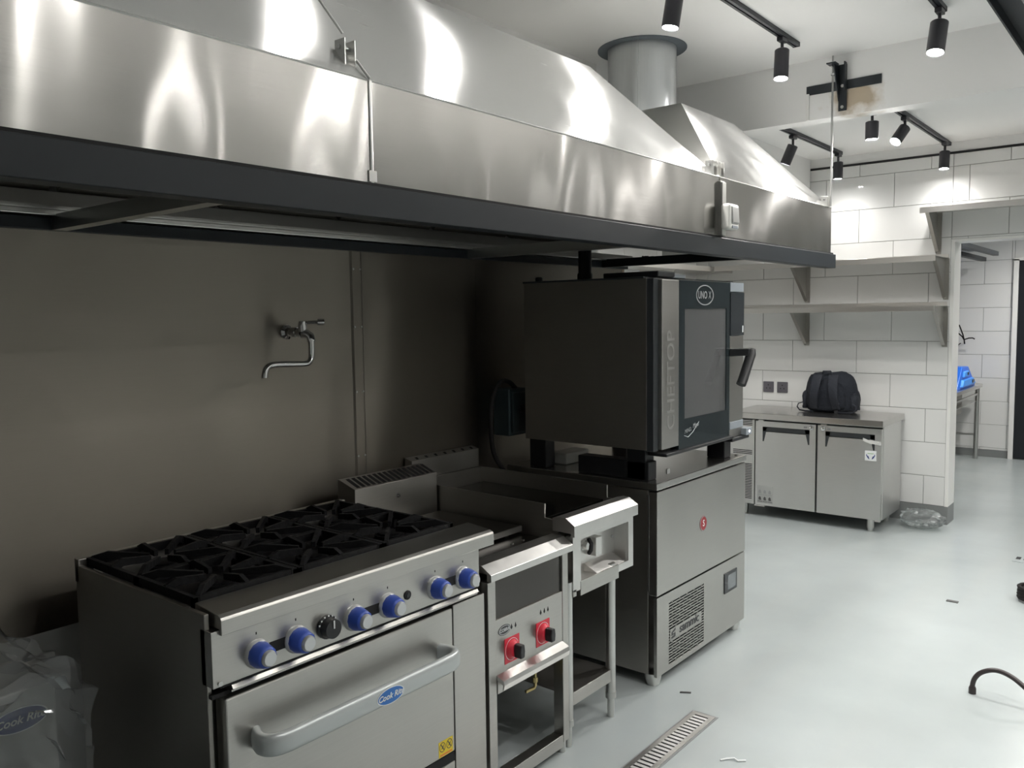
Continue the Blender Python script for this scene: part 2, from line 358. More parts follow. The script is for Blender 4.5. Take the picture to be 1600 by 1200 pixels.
wb = struct(B(-3.3, -1.335, YB, YB+0.18, 0, ZF).box(-1.335, 1.6, YB, YB+0.18, 2.015, ZF).box(1.6, 3.0, YB, YB+0.18, 0, ZF), 'wall_back', 'grout')
wf = struct(B(-3.3, 3.0, 9.887, 10.05, 0, ZF), 'wall_far', 'grout')
TILE = {}
def tile(parent, axis, u0, u1, z0, z1, a):
    """one glazed wall tile: axis 'y' = faces -y at plane a, 'x' = faces +x at plane a"""
    wd, hd = round(u1-u0, 4), round(z1-z0, 4)
    if wd < 0.012 or hd < 0.012: return
    key = (axis, wd, hd)
    if key not in TILE:
        g, t, c = 0.0016, 0.008, 0.0015
        me = bpy.data.meshes.new('tile'); bm = bmesh.new()
        def ring(i, h):
            q = [(g+i, g+i), (wd-g-i, g+i), (wd-g-i, hd-g-i), (g+i, hd-g-i)]
            return [bm.verts.new((x, -h, z) if axis == 'y' else (h, x, z)) for x, z in q]
        r0, r1, r2 = ring(0, 0), ring(0, t-c), ring(c, t)
        for p, q in ((r0, r1), (r1, r2)):
            for i in range(4): bm.faces.new((p[i], p[(i+1) % 4], q[(i+1) % 4], q[i]))
        bm.faces.new(r2); bmesh.ops.recalc_face_normals(bm, faces=bm.faces); bm.to_mesh(me); bm.free()
        me.materials.append(M['tile']); TILE[key] = me
    o = bpy.data.objects.new('tile', TILE[key]); COL.objects.link(o); o.parent = parent
    j = random.uniform(-0.0006, 0.0006)
    o.location = (u0, a+j, z0) if axis == 'y' else (a+j, u0, z0)
    o.rotation_euler = (random.uniform(-.0012, .0012), 0, random.uniform(-.0015, .0015))
TH, TW = 0.2435, 0.488
def tile_field(parent, axis, a, u0, u1, zlo, zhi, uphase, kz=0.0985, holes=()):
    k0 = math.floor((zlo-kz)/TH)
    for k in range(k0, 14):
        z0, z1 = max(zlo, kz+k*TH), min(zhi, kz+(k+1)*TH)
        if z1-z0 < 0.012: continue
        off = uphase+(TW/2 if k % 2 else 0.0)
        m = math.floor((u0-off)/TW)
        while off+m*TW < u1:
            a0, a1 = max(u0, off+m*TW), min(u1, off+(m+1)*TW); m += 1
            z0c = z0
            for (h0, h1, hz) in holes:
                if a0 >= h0-1e-6 and a1 <= h1+1e-6: z0c = max(z0, hz)
                elif a0 < h0 < a1 and z0 < hz:
                    if z1 > hz: pass
            if z1-z0c < 0.012: continue
            tile(parent, axis, a0, a1, z0c, z1, a)
tile_field(wb, 'y', YB, -3.3, -1.335, 0.13, 2.62, -2.452)
tile_field(wb, 'y', YB, -1.335, 0.4, 2.03, 2.62, -2.452)
tile_field(wf, 'y', 9.887, -2.45, -1.43, 0.075, 2.60, -2.43)
tile_field(wf, 'y', 9.887, -1.43, 0.2, 2.06, 2.60, -2.43)
tile_field(wl, 'x', -3.30, 4.16, 6.54, 1.50, 2.25, 4.16)
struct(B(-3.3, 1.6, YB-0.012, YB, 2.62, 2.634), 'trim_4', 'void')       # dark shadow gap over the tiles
struct(B(-3.3, 1.6, YB-0.004, YB, 2.634, ZF), 'trim_5', 'white')
struct(B(-1.335, -1.312, YB-0.010, YB+0.19, 0.13, 2.03).box(-1.312, 1.6, YB-0.010, YB+0.19, 2.012, 2.03), 'trim_6', 'trim')
struct(B(-3.3, -1.31, YB-0.014, YB, 0, 0.13).box(-1.335, -1.311, YB, YB+0.19, 0, 0.13), 'baseboard_back', 'skirt')
struct(B(-3.3, -1.44, 9.872, 9.887, 0, 0.075), 'baseboard_far', 'skirt')
d1 = struct(B(-1.385, -0.45, 9.86, 9.89, 0.012, 2.03), 'door_1', simple('dark_door', (0.012, 0.014, 0.018), 0.35))
B(-1.432, -1.387, 9.845, 9.89, 0, 2.045).box(-0.45, -0.40, 9.845, 9.89, 0, 2.045).box(-1.432, -0.40, 9.845, 9.89, 2.032, 2.06).build('door_frame', 'trim', d1)
MB().tube([(-0.56, 9.862, 1.0), (-0.56, 9.80, 1.0), (-0.68, 9.80, 1.0)], 0.01).build('door_handle', 'bare', d1)

# ------------------------------------------------------------------ track lights
SPOTN = [0]
def track(x, y0, y1, zc, label, group=None):
    t = thing('track_rail', label, 'track rail', (x, (y0+y1)/2, zc), group)
    B(x-0.018, x-0.013, y0, y1, zc-0.022, zc).box(x+0.013, x+0.018, y0, y1, zc-0.022, zc).box(x-0.013, x+0.013, y0, y1, zc-0.006, zc).box(x-0.013, x-0.004, y0, y1, zc-0.022, zc-0.019).box(x+0.004, x+0.013, y0, y1, zc-0.022, zc-0.019).build('rail', 'railpaint', t)
    for (a, b) in ((y0-0.012, y0), (y1, y1+0.012)): B(x-0.019, x+0.019, a, b, zc-0.024, zc).build('end_cap', 'spot', t, bevel=0.002)
    return t
def spotlight(x, y, zc, aim, label, lit=1.0, r=0.037, ln=0.15, group='black track spotlights', cone=150):
    aim = Vector(aim).normalized()
    t = thing('track_spotlight', label, 'spotlight', (x, y, zc-0.024), group)
    B(x-0.016, x+0.016, y-0.035, y+0.035, zc-0.045, zc-0.0235).build('adapter', 'spot', t, bevel=0.003)
    MB().cyl((x, y, zc-0.045), (x, y, zc-0.085), 0.008, n=10).build('stem', 'spot', t)
    top = Vector((x, y, zc-0.085)); tip = top+aim*ln
    MB().lathe([(r*0.86, -0.01), (r, 0.02), (r, 1.0), (r*0.93, 1.005), (r*0.86, 0.94)], top, tip, 24).build('lamp_body', 'spot', t)
    e = MB().lathe([(r*0.84, 0), (r*0.84, 1)], tip-aim*0.009, tip-aim*0.004, 20).build('lens', 'lens' if lit else 'bare', t)
    if lit:
        SPOTN[0] += 1
        ld = bpy.data.lights.new('spot_lamp', 'SPOT'); ld.energy = SPOT_W*lit; ld.spot_size = math.radians(cone); ld.spot_blend = 0.9
        ld.shadow_soft_size = 0.03; ld.color = SPOT_COL
        lo = bpy.data.objects.new('spot_lamp', ld); COL.objects.link(lo); lo.parent = t
        lo.location = tip+aim*0.012-ORG[t.name]; lo.rotation_mode = 'QUATERNION'
        lo.rotation_quaternion = aim.to_track_quat('-Z', 'Y')
    return t
track(-1.70, 1.20, 4.52, ZC, 'black ceiling track rail above the steel hood, nearest to the round duct')
spotlight(-1.74, 3.26, ZC, (-0.12, -0.1, -1), 'black track spotlight above the hood, cut off by top of photo', 1.5)
for y_ in (1.62, 2.30): spotlight(-1.71, y_, ZC, (-0.1, 0.0, -1), 'black ceiling spotlight outside the photo', 0.55, cone=120)
spotlight(-1.70, 4.33, ZC, (0.02, -0.14, -1), 'black spotlight at the end of the track, between round duct and beam bracket', 2.0)
track(-0.98, 2.5, 4.47, ZC, 'short black track rail at the top right carrying one glaring lamp')
spotlight(-0.98, 4.42, ZC, (-0.05, -0.25, -1), 'glaring lit spotlight at the top right of the photo', 2.0, r=0.04)
track(-2.05, 5.03, 6.34, ZF, 'black track rail behind the beam, left one with two dark heads')
spotlight(-2.06, 5.45, ZF, (-0.42, -0.05, -1), 'dark spotlight tilted left on the left rail behind the beam', 0.8, r=0.033, ln=0.125)
spotlight(-2.04, 6.28, ZF, (0, 0, -1), 'dark spotlight hanging straight at the far end of the left rail', 0.3, r=0.033, ln=0.12)
track(-1.37, 5.03, 6.52, ZF, 'black track rail behind the beam, right one with a glaring head')
spotlight(-1.37, 5.40, ZF, (-0.32, -0.62, -0.8), 'glaring spotlight tilted at viewer on the right rail behind the beam', 1.1, r=0.033, ln=0.115)
spotlight(-1.36, 6.38, ZF, (0.0, -0.12, -1), 'small lit spotlight hanging in front of the white wall tiles', 0.25, r=0.033, ln=0.12)
track(-1.46, 5.06, 5.14, ZF, 'stub of black rail just behind the beam, mostly hidden')
spotlight(-1.47, 5.10, ZF, (0, 0, -1), 'dark spotlight half hidden behind the beam below the bracket', 0.9, r=0.036, ln=0.10)
# the rest of the room's track lights, out of the frame
for i, (x, y, l) in enumerate(((0.0, 1.36, 0.5), (0.0, 2.64, 1), (0.0, 4.5, 1), (0.95, 2.33, 1), (0.95, 3.5, 1), (2.1, 3.2, 1))):
    spotlight(x, y, ZC, (-0.25, 0.05, -1), 'black ceiling spotlight outside the photo', l*1.05, cone=100)
for i, (x, y, l) in enumerate(((0.5, 5.4, 1), (1.8, 5.9, 1), (-0.85, 7.6, 2), (-0.85, 9.0, 2), (0.8, 8.2, 1))):
    spotlight(x, y, ZF, (-0.12, 0.0, -1), 'black ceiling spotlight outside the photo', l)
for (x, y, z, k) in ((0.7, 1.5, ZC, 0.7), (0.7, 3.0, ZC, 1), (0.5, 4.2, ZC, 1), (0.4, 5.9, ZF, 0.7), (-0.1, 8.3, ZF, 1.6)):  # unseen bowl uplights added as soft fill by way of the ceiling
    tb = thing('fill_uplight', 'unseen white bowl uplight added to brighten the ceiling', 'added fill light', (x, y, z), 'added fill uplights')
    zb = z-0.62
    for q_ in (0, 1, 2): MB().cyl((x+0.12*math.cos(q_*2.094), y+0.12*math.sin(q_*2.094), zb+0.05), (x, y, z), 0.003, n=8).build('cord', 'bare', tb)
    MB().lathe([(0.03, 0), (0.09, 0.15), (0.125, 0.6), (0.13, 1), (0.124, 1), (0.118, 0.6), (0.085, 0.22), (0.03, 0.12)], (x, y, zb), (x, y, zb+0.08), 24).build('bowl', 'trim', tb)
    ld = bpy.data.lights.new('fill_lamp', 'SPOT'); ld.energy = UP_W*k; ld.spot_size = math.radians(150); ld.spot_blend = 0.6; ld.shadow_soft_size = 0.05; ld.color = SPOT_COL
    lo = bpy.data.objects.new('fill_lamp', ld); COL.objects.link(lo); lo.parent = tb; lo.location = (0, 0, zb+0.05-z); lo.rotation_euler = (PI, 0, 0)
tr = thing('ceiling_tray', 'black steel channel hanging below the ceiling at the top right corner', 'cable tray', (-0.6, 3.5, 2.72))
B(-0.655, -0.648, 2.2, 4.7, 2.70, 2.75).box(-0.56, -0.553, 2.2, 4.7, 2.70, 2.75).build('side_flange', 'railpaint', tr)
B(-0.648, -0.56, 2.2, 4.7, 2.745, 2.75).build('channel_web', 'railpaint', tr)
for y in (2.6, 4.4): MB().cyl((-0.60, y, 2.75), (-0.60, y, ZC), 0.005, n=8).build('hanger_rod', 'bare', tr)

# ------------------------------------------------------------------ exhaust hoods, frame, duct
XH, ZS0, ZS1, ZT, XT = -1.62, 1.872, 2.123, 2.585, -2.03
def hood(name, label, ya, yb, na, nb, nearside=True):
    t = thing(name, label, 'extractor hood', (-2.1, (ya+yb)/2, ZS0))
    th = 0.004
    # skirt: front panel with a rolled top edge, two ends
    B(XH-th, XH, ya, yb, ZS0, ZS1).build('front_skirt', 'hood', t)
    for (p, q) in ((ya, ya+th), (yb-th, yb)): B(-2.70, XH-th, p, q, ZS0, ZS1).build('end_skirt', 'hoodend', t)
    MB().cyl((XH-0.002, ya, ZS1), (XH-0.002, yb, ZS1), 0.0035, n=8).build('top_bead', 'bare', t)
    # canopy: sloped front, sloped ends, flat top (thin shells)
    def sh(pts, nm, mt):
        n = (Vector(pts[1])-Vector(pts[0])).cross(Vector(pts[2])-Vector(pts[0])).normalized()*-0.003
        return MB().loft(pts, [Vector(p)+n for p in pts]).build(nm, mt, t)
    xb = -2.70
    a0, b0 = (XH, ya, ZS1), (XH, yb, ZS1); a1, b1 = (XT, ya+na, ZT), (XT, yb-nb, ZT)
    a2, b2 = (xb, ya+na, ZT), (xb, yb-nb, ZT); a3, b3 = (xb, ya, ZS1), (xb, yb, ZS1)
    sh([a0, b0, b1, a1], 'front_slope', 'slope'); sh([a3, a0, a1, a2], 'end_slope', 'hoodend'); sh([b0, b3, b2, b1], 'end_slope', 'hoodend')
    sh([a1, b1, b2, a2], 'canopy_top', 'hoodend')
    return t
hA = hood('exhaust_hood', 'long stainless steel extractor hood over range and oven, nearest one', -1.0, 3.425, 0.4, 0.38)
hB = hood('exhaust_hood.001', 'short stainless steel extractor hood at the far end, joined after the white switch', 3.44, 4.885, 0.42, 0.40)
# seam of the two skirt sheets of the long hood
MB().tube([(XH+0.001, 1.442, ZS0), (XH+0.001, 1.442, ZS1)], 0.006, 8, 0.5).build('skirt_seam', 'bare', hA)
B(XH-0.001, XH+0.004, 1.43, 1.456, ZS0+0.002, ZS0+0.03).build('seam_tab', 'bare', hA, bevel=0.001)
def slope_pt(y, s, off=0.0):   # a point on the front slope
    n = Vector((ZT-ZS1, 0, XH-XT)).normalized()
    return Vector((XH+(XT-XH)*s, y, ZS1+(ZT-ZS1)*s))+n*off
# lugs
def lug(parent, y, s):
    c = slope_pt(y, s); B(c.x-0.02, c.x+0.018, y-0.018, y-0.014, c.z-0.02, c.z+0.045).box(c.x-0.02, c.x+0.018, y+0.014, y+0.018, c.z-0.02, c.z+0.045).box(c.x-0.02, c.x-0.016, y-0.018, y+0.018, c.z-0.01, c.z+0.045).build('lug', 'bare', parent, bevel=0.001)
    MB().cyl((c.x, y-0.024, c.z+0.025), (c.x, y+0.024, c.z+0.025), 0.006, n=10).build('lug_bolt', 'chrome', parent)
lug(hA, 1.41, 0.12)
MB().tube([slope_pt(1.442, 0.0, 0.004), slope_pt(1.43, 0.10, 0.01)], 0.004, 8).build('lug_strap', 'bare', hA)
lug(hA, 3.40, 0.05); lug(hB, 3.47, 0.05); lug(hB, 4.82, 0.03)
hr = mesh_thing(MB().tube([(-1.650, 1.385, 2.23), (-1.655, 1.05, 2.54), (-1.66, 0.60, ZC)], 0.0035, 8), 'hanger_rod', 'thin slanted steel rod from the lug on the near hood to the ceiling', 'rod', 'bare', (-1.665, 1.40, 2.20))
# square channel between the two hoods and the switch on it
st = mesh_thing(B(XH-0.01, XH+0.02, 3.424, 3.462, ZS0-0.001, 2.10).box(XH-0.01, XH+0.012, 3.42, 3.466, 2.10, 2.106), 'joint_channel', 'bright steel channel covering the joint of the two hoods', 'channel', 'bare', (XH, 3.44, ZS0), bevel=0.002)
sw = thing('wall_switch', 'white surface-mounted rocker switch on the hood front', 'switch', (XH+0.02, 3.455, 1.90))
B(XH+0.02, XH+0.062, 3.405, 3.505, 1.895, 2.005).build('switch_box', 'switchbody', sw, bevel=0.012, seg=3)
MB().prism([(XH+0.060, 1.915), (XH+0.070, 1.925), (XH+0.066, 1.99), (XH+0.060, 1.995)], 'y', 3.425, 3.49).build('rocker', 'switchkey', sw, bevel=0.003)
B(XH+0.060, XH+0.066, 3.43, 3.485, 1.899, 1.911).build('indicator', 'greypanel', sw, bevel=0.001)
# black steel frame under the hoods
fr = thing('hood_frame', 'blue-black painted steel frame carrying the hoods, with long front rail', 'frame', (-2.05, 2.0, 1.79))
XR = -1.605
B(XR-0.006, XR, -1.05, 4.93, 1.785, 1.862).box(XR-0.06, XR-0.006, -1.05, 4.93, 1.856, 1.862).box(XR-0.06, XR-0.006, -1.05, 4.93, 1.785, 1.791).build('front_rail', 'railpaint', fr, bevel=0.002)
B(XR-0.05, XR-0.012, -1.05, 4.92, 1.862, 1.8715).build('gap_shade_strip', 'void', fr)  # dark strip standing in for the shade between rail and skirt
B(-2.495, -2.44, -1.05, 4.08, 1.825, 1.86).build('back_rail', 'bare', fr, bevel=0.002)
B(-2.499, -2.470, -1.05, 4.08, 1.788, 1.822).build('back_rail', 'railpaint', fr, bevel=0.002)
for y in (1.04, 2.76, 3.83):
    B(-2.47, XR-0.06, y-0.02, y+0.02, 1.788, 1.794).box(-2.47, XR-0.06, y-0.02, y-0.014, 1.794, 1.83).build('cross_rail', 'bare' if y < 3.8 else 'railpaint', fr)
# grease gutter and filter bank inside the long hood
fl = hA
B(-2.43, -2.345, -0.9, 3.40, 1.840, 1.847).box(-2.353, -2.345, -0.9, 3.40, 1.847, 1.875).build('gutter', 'bare', fl)
for i in range(9):
    y0 = -0.9+i*0.475
    MB().loft([(-2.37, y0, 1.88), (-2.37, y0+0.45, 1.88), (-1.95, y0+0.45, 2.25), (-1.95, y0, 2.25)], [(-2.40, y0, 1.91), (-2.40, y0+0.45, 1.91), (-1.98, y0+0.45, 2.28), (-1.98, y0, 2.28)]).build('filter_panel', 'side', fl)
dk = thing('exhaust_duct', 'round galvanised duct rising from the far hood into the ceiling', 'duct', (-2.38, 4.08, ZT))
MB().cyl((-2.38, 4.08, ZT+0.001), (-2.38, 4.08, ZC+0.02), 0.185, n=48).build('pipe', 'galv', dk)
MB().lathe([(0.24, 0), (0.24, 1)], (-2.38, 4.08, ZC-0.004), (-2.38, 4.08, ZC-0.0005), 48).build('ceiling_collar', simple('collar_grey', (0.10, 0.12, 0.14), 0.5), dk)
MB().tube([(-2.38+0.1865*math.cos(-1.15), 4.08+0.1865*math.sin(-1.15), ZT), (-2.38+0.1865*math.cos(-1.15), 4.08+0.1865*math.sin(-1.15), ZC)], 0.003, 6).build('pipe_seam', 'galv', dk)
# bracket on the beam with threaded rod
bk = thing('beam_bracket', 'black steel cross-shaped bracket bolted to the white beam', 'bracket', (-1.57, 4.9, 2.79))
B(-1.775, -1.366, 4.892, 4.8995, 2.772, 2.822).build('flat_bar', 'railpaint', bk, bevel=0.001)
B(-1.592, -1.548, 4.885, 4.892, 2.655, 2.908).box(-1.554, -1.548, 4.85, 4.885, 2.76, 2.915).build('upright', 'railpaint', bk, bevel=0.001)
MB().prism([(4.885, 2.905), (4.885, 2.71), (4.79, 2.895)], 'x', -1.594, -1.589).build('gusset', 'railpaint', bk)
B(-1.625, -1.575, 4.775, 4.835, 2.895, 2.901).build('rod_plate', 'railpaint', bk)
for z in (2.675, 2.79): MB().cyl((-1.57, 4.885, z), (-1.57, 4.878, z), 0.009, n=6).build('bolt', 'bare', bk)
rd = thing('threaded_rod', 'long vertical threaded rod from beam bracket down to the far hood corner', 'rod', (-1.603, 4.82, 2.13))
MB().cyl((-1.603, 4.82, 2.125), (-1.603, 4.82, 2.945), 0.0055, n=10).build('shaft', 'dull', rd)
for z in (2.885, 2.904, 2.84): MB().cyl((-1.603, 4.82, z), (-1.603, 4.82, z+0.009), 0.011, n=6).build('nut', 'chrome', rd)
mesh_thing(B(-1.775, -1.758, 4.888, 4.899, 2.632, 2.78), 'cable_conduit', 'short white plastic conduit on the beam below the bracket arm', 'conduit', 'trim', (-1.766, 4.9, 2.632), bevel=0.002)

# ------------------------------------------------------------------ gas range
def oval_badge(parent, c, u, v, a, b, mat, words, size, ink='whiteink'):
    bd = ellipse('badge', c, u, v, a, b, mat, parent, 0.0015)
    n = Vector(u).cross(Vector(v)).normalized()
    ellipse('badge_rim', Vector(c)+n*0.0005, u, v, a*1.06, b*1.1, ink, bd, 0.0008, a_in=a*0.99, b_in=b*0.97)
    text('badge_lettering', words, size, Vector(c)+n*0.0016, u, v, ink, bd, bold=0.0004, shear=0.3)
    return bd
g = thing('gas_range', 'six-burner steel gas range with blue knobs and oven below', 'cooking range', (-1.98, 1.42, 0))
Y0, Y1 = 0.968, 1.882
B(-2.32, -1.68, Y0, Y0+0.012, 0.11, 0.878).build('side_panel', 'side', g, bevel=0.002)
B(-2.32, -1.68, Y1-0.012, Y1, 0.11, 0.872).build('side_panel', 'side', g, bevel=0.002)
B(-2.32, -1.70, Y0+0.012, Y1-0.012, 0.11, 0.83).build('oven_body', 'side', g)
B(-2.31, -1.74, Y0+0.012, Y1-0.012, 0.83, 0.845).build('burner_pan', 'pan', g)
B(-2.325, -2.30, Y0, Y1, 0.83, 0.895).build('rear_lip', 'side', g, bevel=0.002)
# front ledge
MB().prism([(-1.752, 0.845), (-1.752, 0.886), (-1.66, 0.877), (-1.648, 0.872), (-1.645, 0.866), (-1.645, 0.832), (-1.655, 0.832), (-1.655, 0.845)], 'y', 0.988, 1.922).build('front_ledge', 'front', g, bevel=0.0015)
B(-1.70, -1.655, Y0, 1.862, 0.714, 0.843).build('control_panel', 'front', g, bevel=0.001)
MB().prism([(-1.70, 0.694), (-1.70, 0.710), (-1.652, 0.710), (-1.646, 0.702), (-1.652, 0.698), (-1.652, 0.694)], 'y', 1.012, 1.850).build('drip_strip', 'front', g)
B(-1.665, -1.6535, 0.985, 1.85, 0.7105, 0.7145).build('shadow_gap', 'void', g)
for (y, z) in ((0.985, 0.722), (1.852, 0.722)): MB().cyl((-1.655, y, z), (-1.651, y, z), 0.006, n=10).build('screw', 'bare', g)
for (a, b) in ((1.092, 1.168), (1.405, 1.462), (1.70, 1.762)):
    B(-1.659, -1.6545, a, b, 0.748, 0.775).build('slot', 'void', g)
for y in (1.082, 1.192, 1.372, 1.490, 1.672, 1.789):
    k = MB().lathe([(0.034, 0), (0.034, 0.55), (0.030, 1)], (-1.655, y, 0.760), (-1.645, y, 0.760), 28).build('knob', 'silver', g)
    MB().lathe([(0.0305, 0), (0.0300, 0.3), (0.0255, 0.78), (0.0215, 0.88)], (-1.646, y, 0.760), (-1.604, y, 0.760), 12).build('knob_grip', 'blue', k, bevel=0.001)
    MB().lathe([(0.0195, 0), (0.0195, 0.6), (0.016, 1)], (-1.613, y, 0.760), (-1.6005, y, 0.760), 20).build('knob_cap', 'silver', k)
    B(-1.6548, -1.6543, y-0.0015, y+0.0015, 0.805, 0.811).build('index_mark', 'void', k)
th_ = MB().lathe([(0.030, 0), (0.030, 0.25), (0.026, 0.3), (0.024, 1)], (-1.655, 1.283, 0.763), (-1.625, 1.283, 0.763), 28).build('thermostat_knob', 'black', g)
for i in range(9):
    a = -0.6+i*0.42
    u_ = Vector((0, math.cos(a), math.sin(a))); c = Vector((-1.6475, 1.283, 0.763))+u_*0.0285
    MB().box(c.x-0.001, c.x+0.0012, c.y-0.002, c.y+0.002, c.z-0.002, c.z+0.002).build('dial_mark', 'whiteink', th_)
B(-1.6240, -1.6225, 1.281, 1.285, 0.765, 0.785).build('dial_pointer', 'whiteink', th_)
ig = MB().lathe([(0.013, 0), (0.013, 0.7), (0.011, 1)], (-1.656, 1.562, 0.768), (-1.651, 1.562, 0.768), 20).build('igniter', 'void', g)
MB().lathe([(0.007, 0), (0.006, 1)], (-1.652, 1.562, 0.768), (-1.6495, 1.562, 0.768), 14).build('igniter_button', 'charcoal', ig)
# burners and cast iron grates
gy = [(Y0+0.020+i*0.2913, Y0+0.020+(i+1)*0.2913-0.004) for i in range(3)]
gx = [(-2.295, -2.027), (-2.023, -1.757)]
for (ya, yb) in gy:
    for (xa, xb) in gx:
        cx_, cy_ = (xa+xb)/2, (ya+yb)/2
        bu = MB().lathe([(0.055, 0), (0.055, 0.35), (0.045, 0.5), (0.045, 1)], (cx_, cy_, 0.845), (cx_, cy_, 0.872), 20).build('burner', 'iron', g)
        MB().lathe([(0.034, 0), (0.034, 0.7), (0.028, 1)], (cx_, cy_, 0.872), (cx_, cy_, 0.880), 18).build('burner_cap', 'iron', bu)
        mb = MB(); s_ = 0.012; zt = 0.905
        mb.box(xa, xb, ya, ya+s_, zt-0.030, zt-0.008).box(xa, xb, yb-s_, yb, zt-0.030, zt-0.008)
        mb.box(xa, xa+s_, ya+s_, yb-s_, zt-0.030, zt-0.008).box(xb-s_, xb, ya+s_, yb-s_, zt-0.030, zt-0.008)
        for i in range(8):
            a = i*PI/4; d = Vector((math.cos(a), math.sin(a), 0)); nrm = Vector((-d.y, d.x, 0))*0.0055
            far = min((xb-xa)/2/max(1e-6, abs(d.x)), (yb-ya)/2/max(1e-6, abs(d.y)))*0.98
            p = Vector((cx_, cy_, 0))+d*0.035; q = Vector((cx_, cy_, 0))+d*far; mid = p.lerp(q, 0.72)
            prof = [(p, zt-0.004, zt-0.020), (mid, zt+0.006, zt-0.014), (q, zt-0.006, zt-0.030)]
            for (c0, t0, b0), (c1, t1, b1) in zip(prof, prof[1:]):
                mb.loft([c0-nrm+Vector((0, 0, b0)), c0+nrm+Vector((0, 0, b0)), c0+nrm+Vector((0, 0, t0)), c0-nrm+Vector((0, 0, t0))],
                        [c1-nrm+Vector((0, 0, b1)), c1+nrm+Vector((0, 0, b1)), c1+nrm+Vector((0, 0, t1)), c1-nrm+Vector((0, 0, t1))])
        for (px, py) in ((xa, ya), (xa, yb-s_), (xb-s_, ya), (xb-s_, yb-s_)): mb.box(px, px+s_, py, py+s_, 0.8455, zt-0.01)
        mb.build('grate', 'iron', g)
# oven door, handle, side strip
dr = B(-1.69, -1.647, 0.992, 1.733, 0.252, 0.684).build('oven_door', 'front', g, bevel=0.004)
pts = []
hz = 0.568
def hp(y, out): return (-1.647+out, y, hz)
path = [hp(1.068, -0.004), hp(1.058, 0.018), hp(1.054, 0.038), hp(1.060, 0.056), hp(1.076, 0.068), hp(1.10, 0.0735), hp(1.13, 0.075), hp(1.25, 0.075), hp(1.40, 0.075), hp(1.55, 0.075), hp(1.62, 0.0745), hp(1.65, 0.073), hp(1.672, 0.066), hp(1.685, 0.052), hp(1.688, 0.034), hp(1.684, 0.016), hp(1.676, -0.004)]
P_ = [Vector(p) for p in path]; path = []
for i in range(len(P_)-1):
    a, b, c_, d = P_[max(i-1, 0)], P_[i], P_[i+1], P_[min(i+2, len(P_)-1)]
    for j in range(4):
        t_ = j/4; path.append(0.5*((2*b)+(c_-a)*t_+(2*a-5*b+4*c_-d)*t_*t_+(3*b-a-3*c_+d)*t_**3))
path.append(P_[-1])
mb = MB(); vs = []; nseg = 20
for k, p in enumerate(path):
    p = Vector(p); d = (Vector(path[min(k+1, len(path)-1)])-Vector(path[max(k-1, 0)])).normalized(); side = Vector((0, 0, 1)).cross(d)
    for i in range(nseg):
        a = 2*PI*i/nseg; ca, sa = math.cos(a), math.sin(a)
        vs.append(p+Vector((0, 0, 1))*math.copysign(abs(ca)**0.7, ca)*0.0265+side*math.copysign(abs(sa)**0.8, sa)*0.013)
fs = [(j*nseg+i, j*nseg+(i+1) % nseg, (j+1)*nseg+(i+1) % nseg, (j+1)*nseg+i) for j in range(len(path)-1) for i in range(nseg)]
fs += [tuple(range(nseg)), tuple(range((len(path)-1)*nseg, len(path)*nseg))]
hd = mb.add(vs, fs).build('door_handle', 'handle', dr, angle=60)
oval_badge(g, (-1.5592, 1.405, 0.567), YU, ZU, 0.044, 0.0195, 'blueink', 'Cook Rite', 0.021)
yl = B(-1.647, -1.6462, 1.664, 1.723, 0.2555, 0.302).build('warning_label', 'yellow', g)
for yc in (1.679, 1.708):
    ellipse('label_ring', (-1.6462, yc, 0.284), YU, ZU, 0.0125, 0.0145, 'debris', yl, 0.0004, n=20, a_in=0.0105, b_in=0.0125)
    MB().prism([(yc-0.006, 0.278), (yc+0.001, 0.286), (yc+0.006, 0.292), (yc+0.003, 0.281), (yc+0.007, 0.276), (yc-0.001, 0.280)], 'x', -1.6462, -1.6457).build('label_flame', 'debris', yl)
    MB().prism([(yc-0.008, 0.294), (yc-0.006, 0.296), (yc+0.008, 0.274), (yc+0.006, 0.272)], 'x', -1.6462, -1.6456).build('label_bar', 'debris', yl)
B(-1.6462, -1.6458, 1.669, 1.718, 0.258, 0.263).build('label_stripe', 'orange', yl)
B(-1.685, -1.649, 0.992, 1.733, 0.222, 0.249).build('vent_gap', 'void', g)
B(-1.69, -1.648, 0.992, 1.733, 0.12, 0.220).build('kick_panel', 'front', g, bevel=0.002)
B(-1.69, -1.648, 1.738, 1.876, 0.12, 0.690).build('side_strip', 'front', g, bevel=0.002)
B(-1.70, -1.668, Y0+0.004, 1.878, 0.684, 0.694).build('shadow_gap', 'void', g)
for x in (-2.27, -1.74):
    for y in (Y0+0.05, Y1-0.05): MB().lathe([(0.03, 0), (0.03, 0.2), (0.022, 0.25), (0.022, 1)], (x, y, 0), (x, y, 0.112), 14).build('leg', 'bare', g)

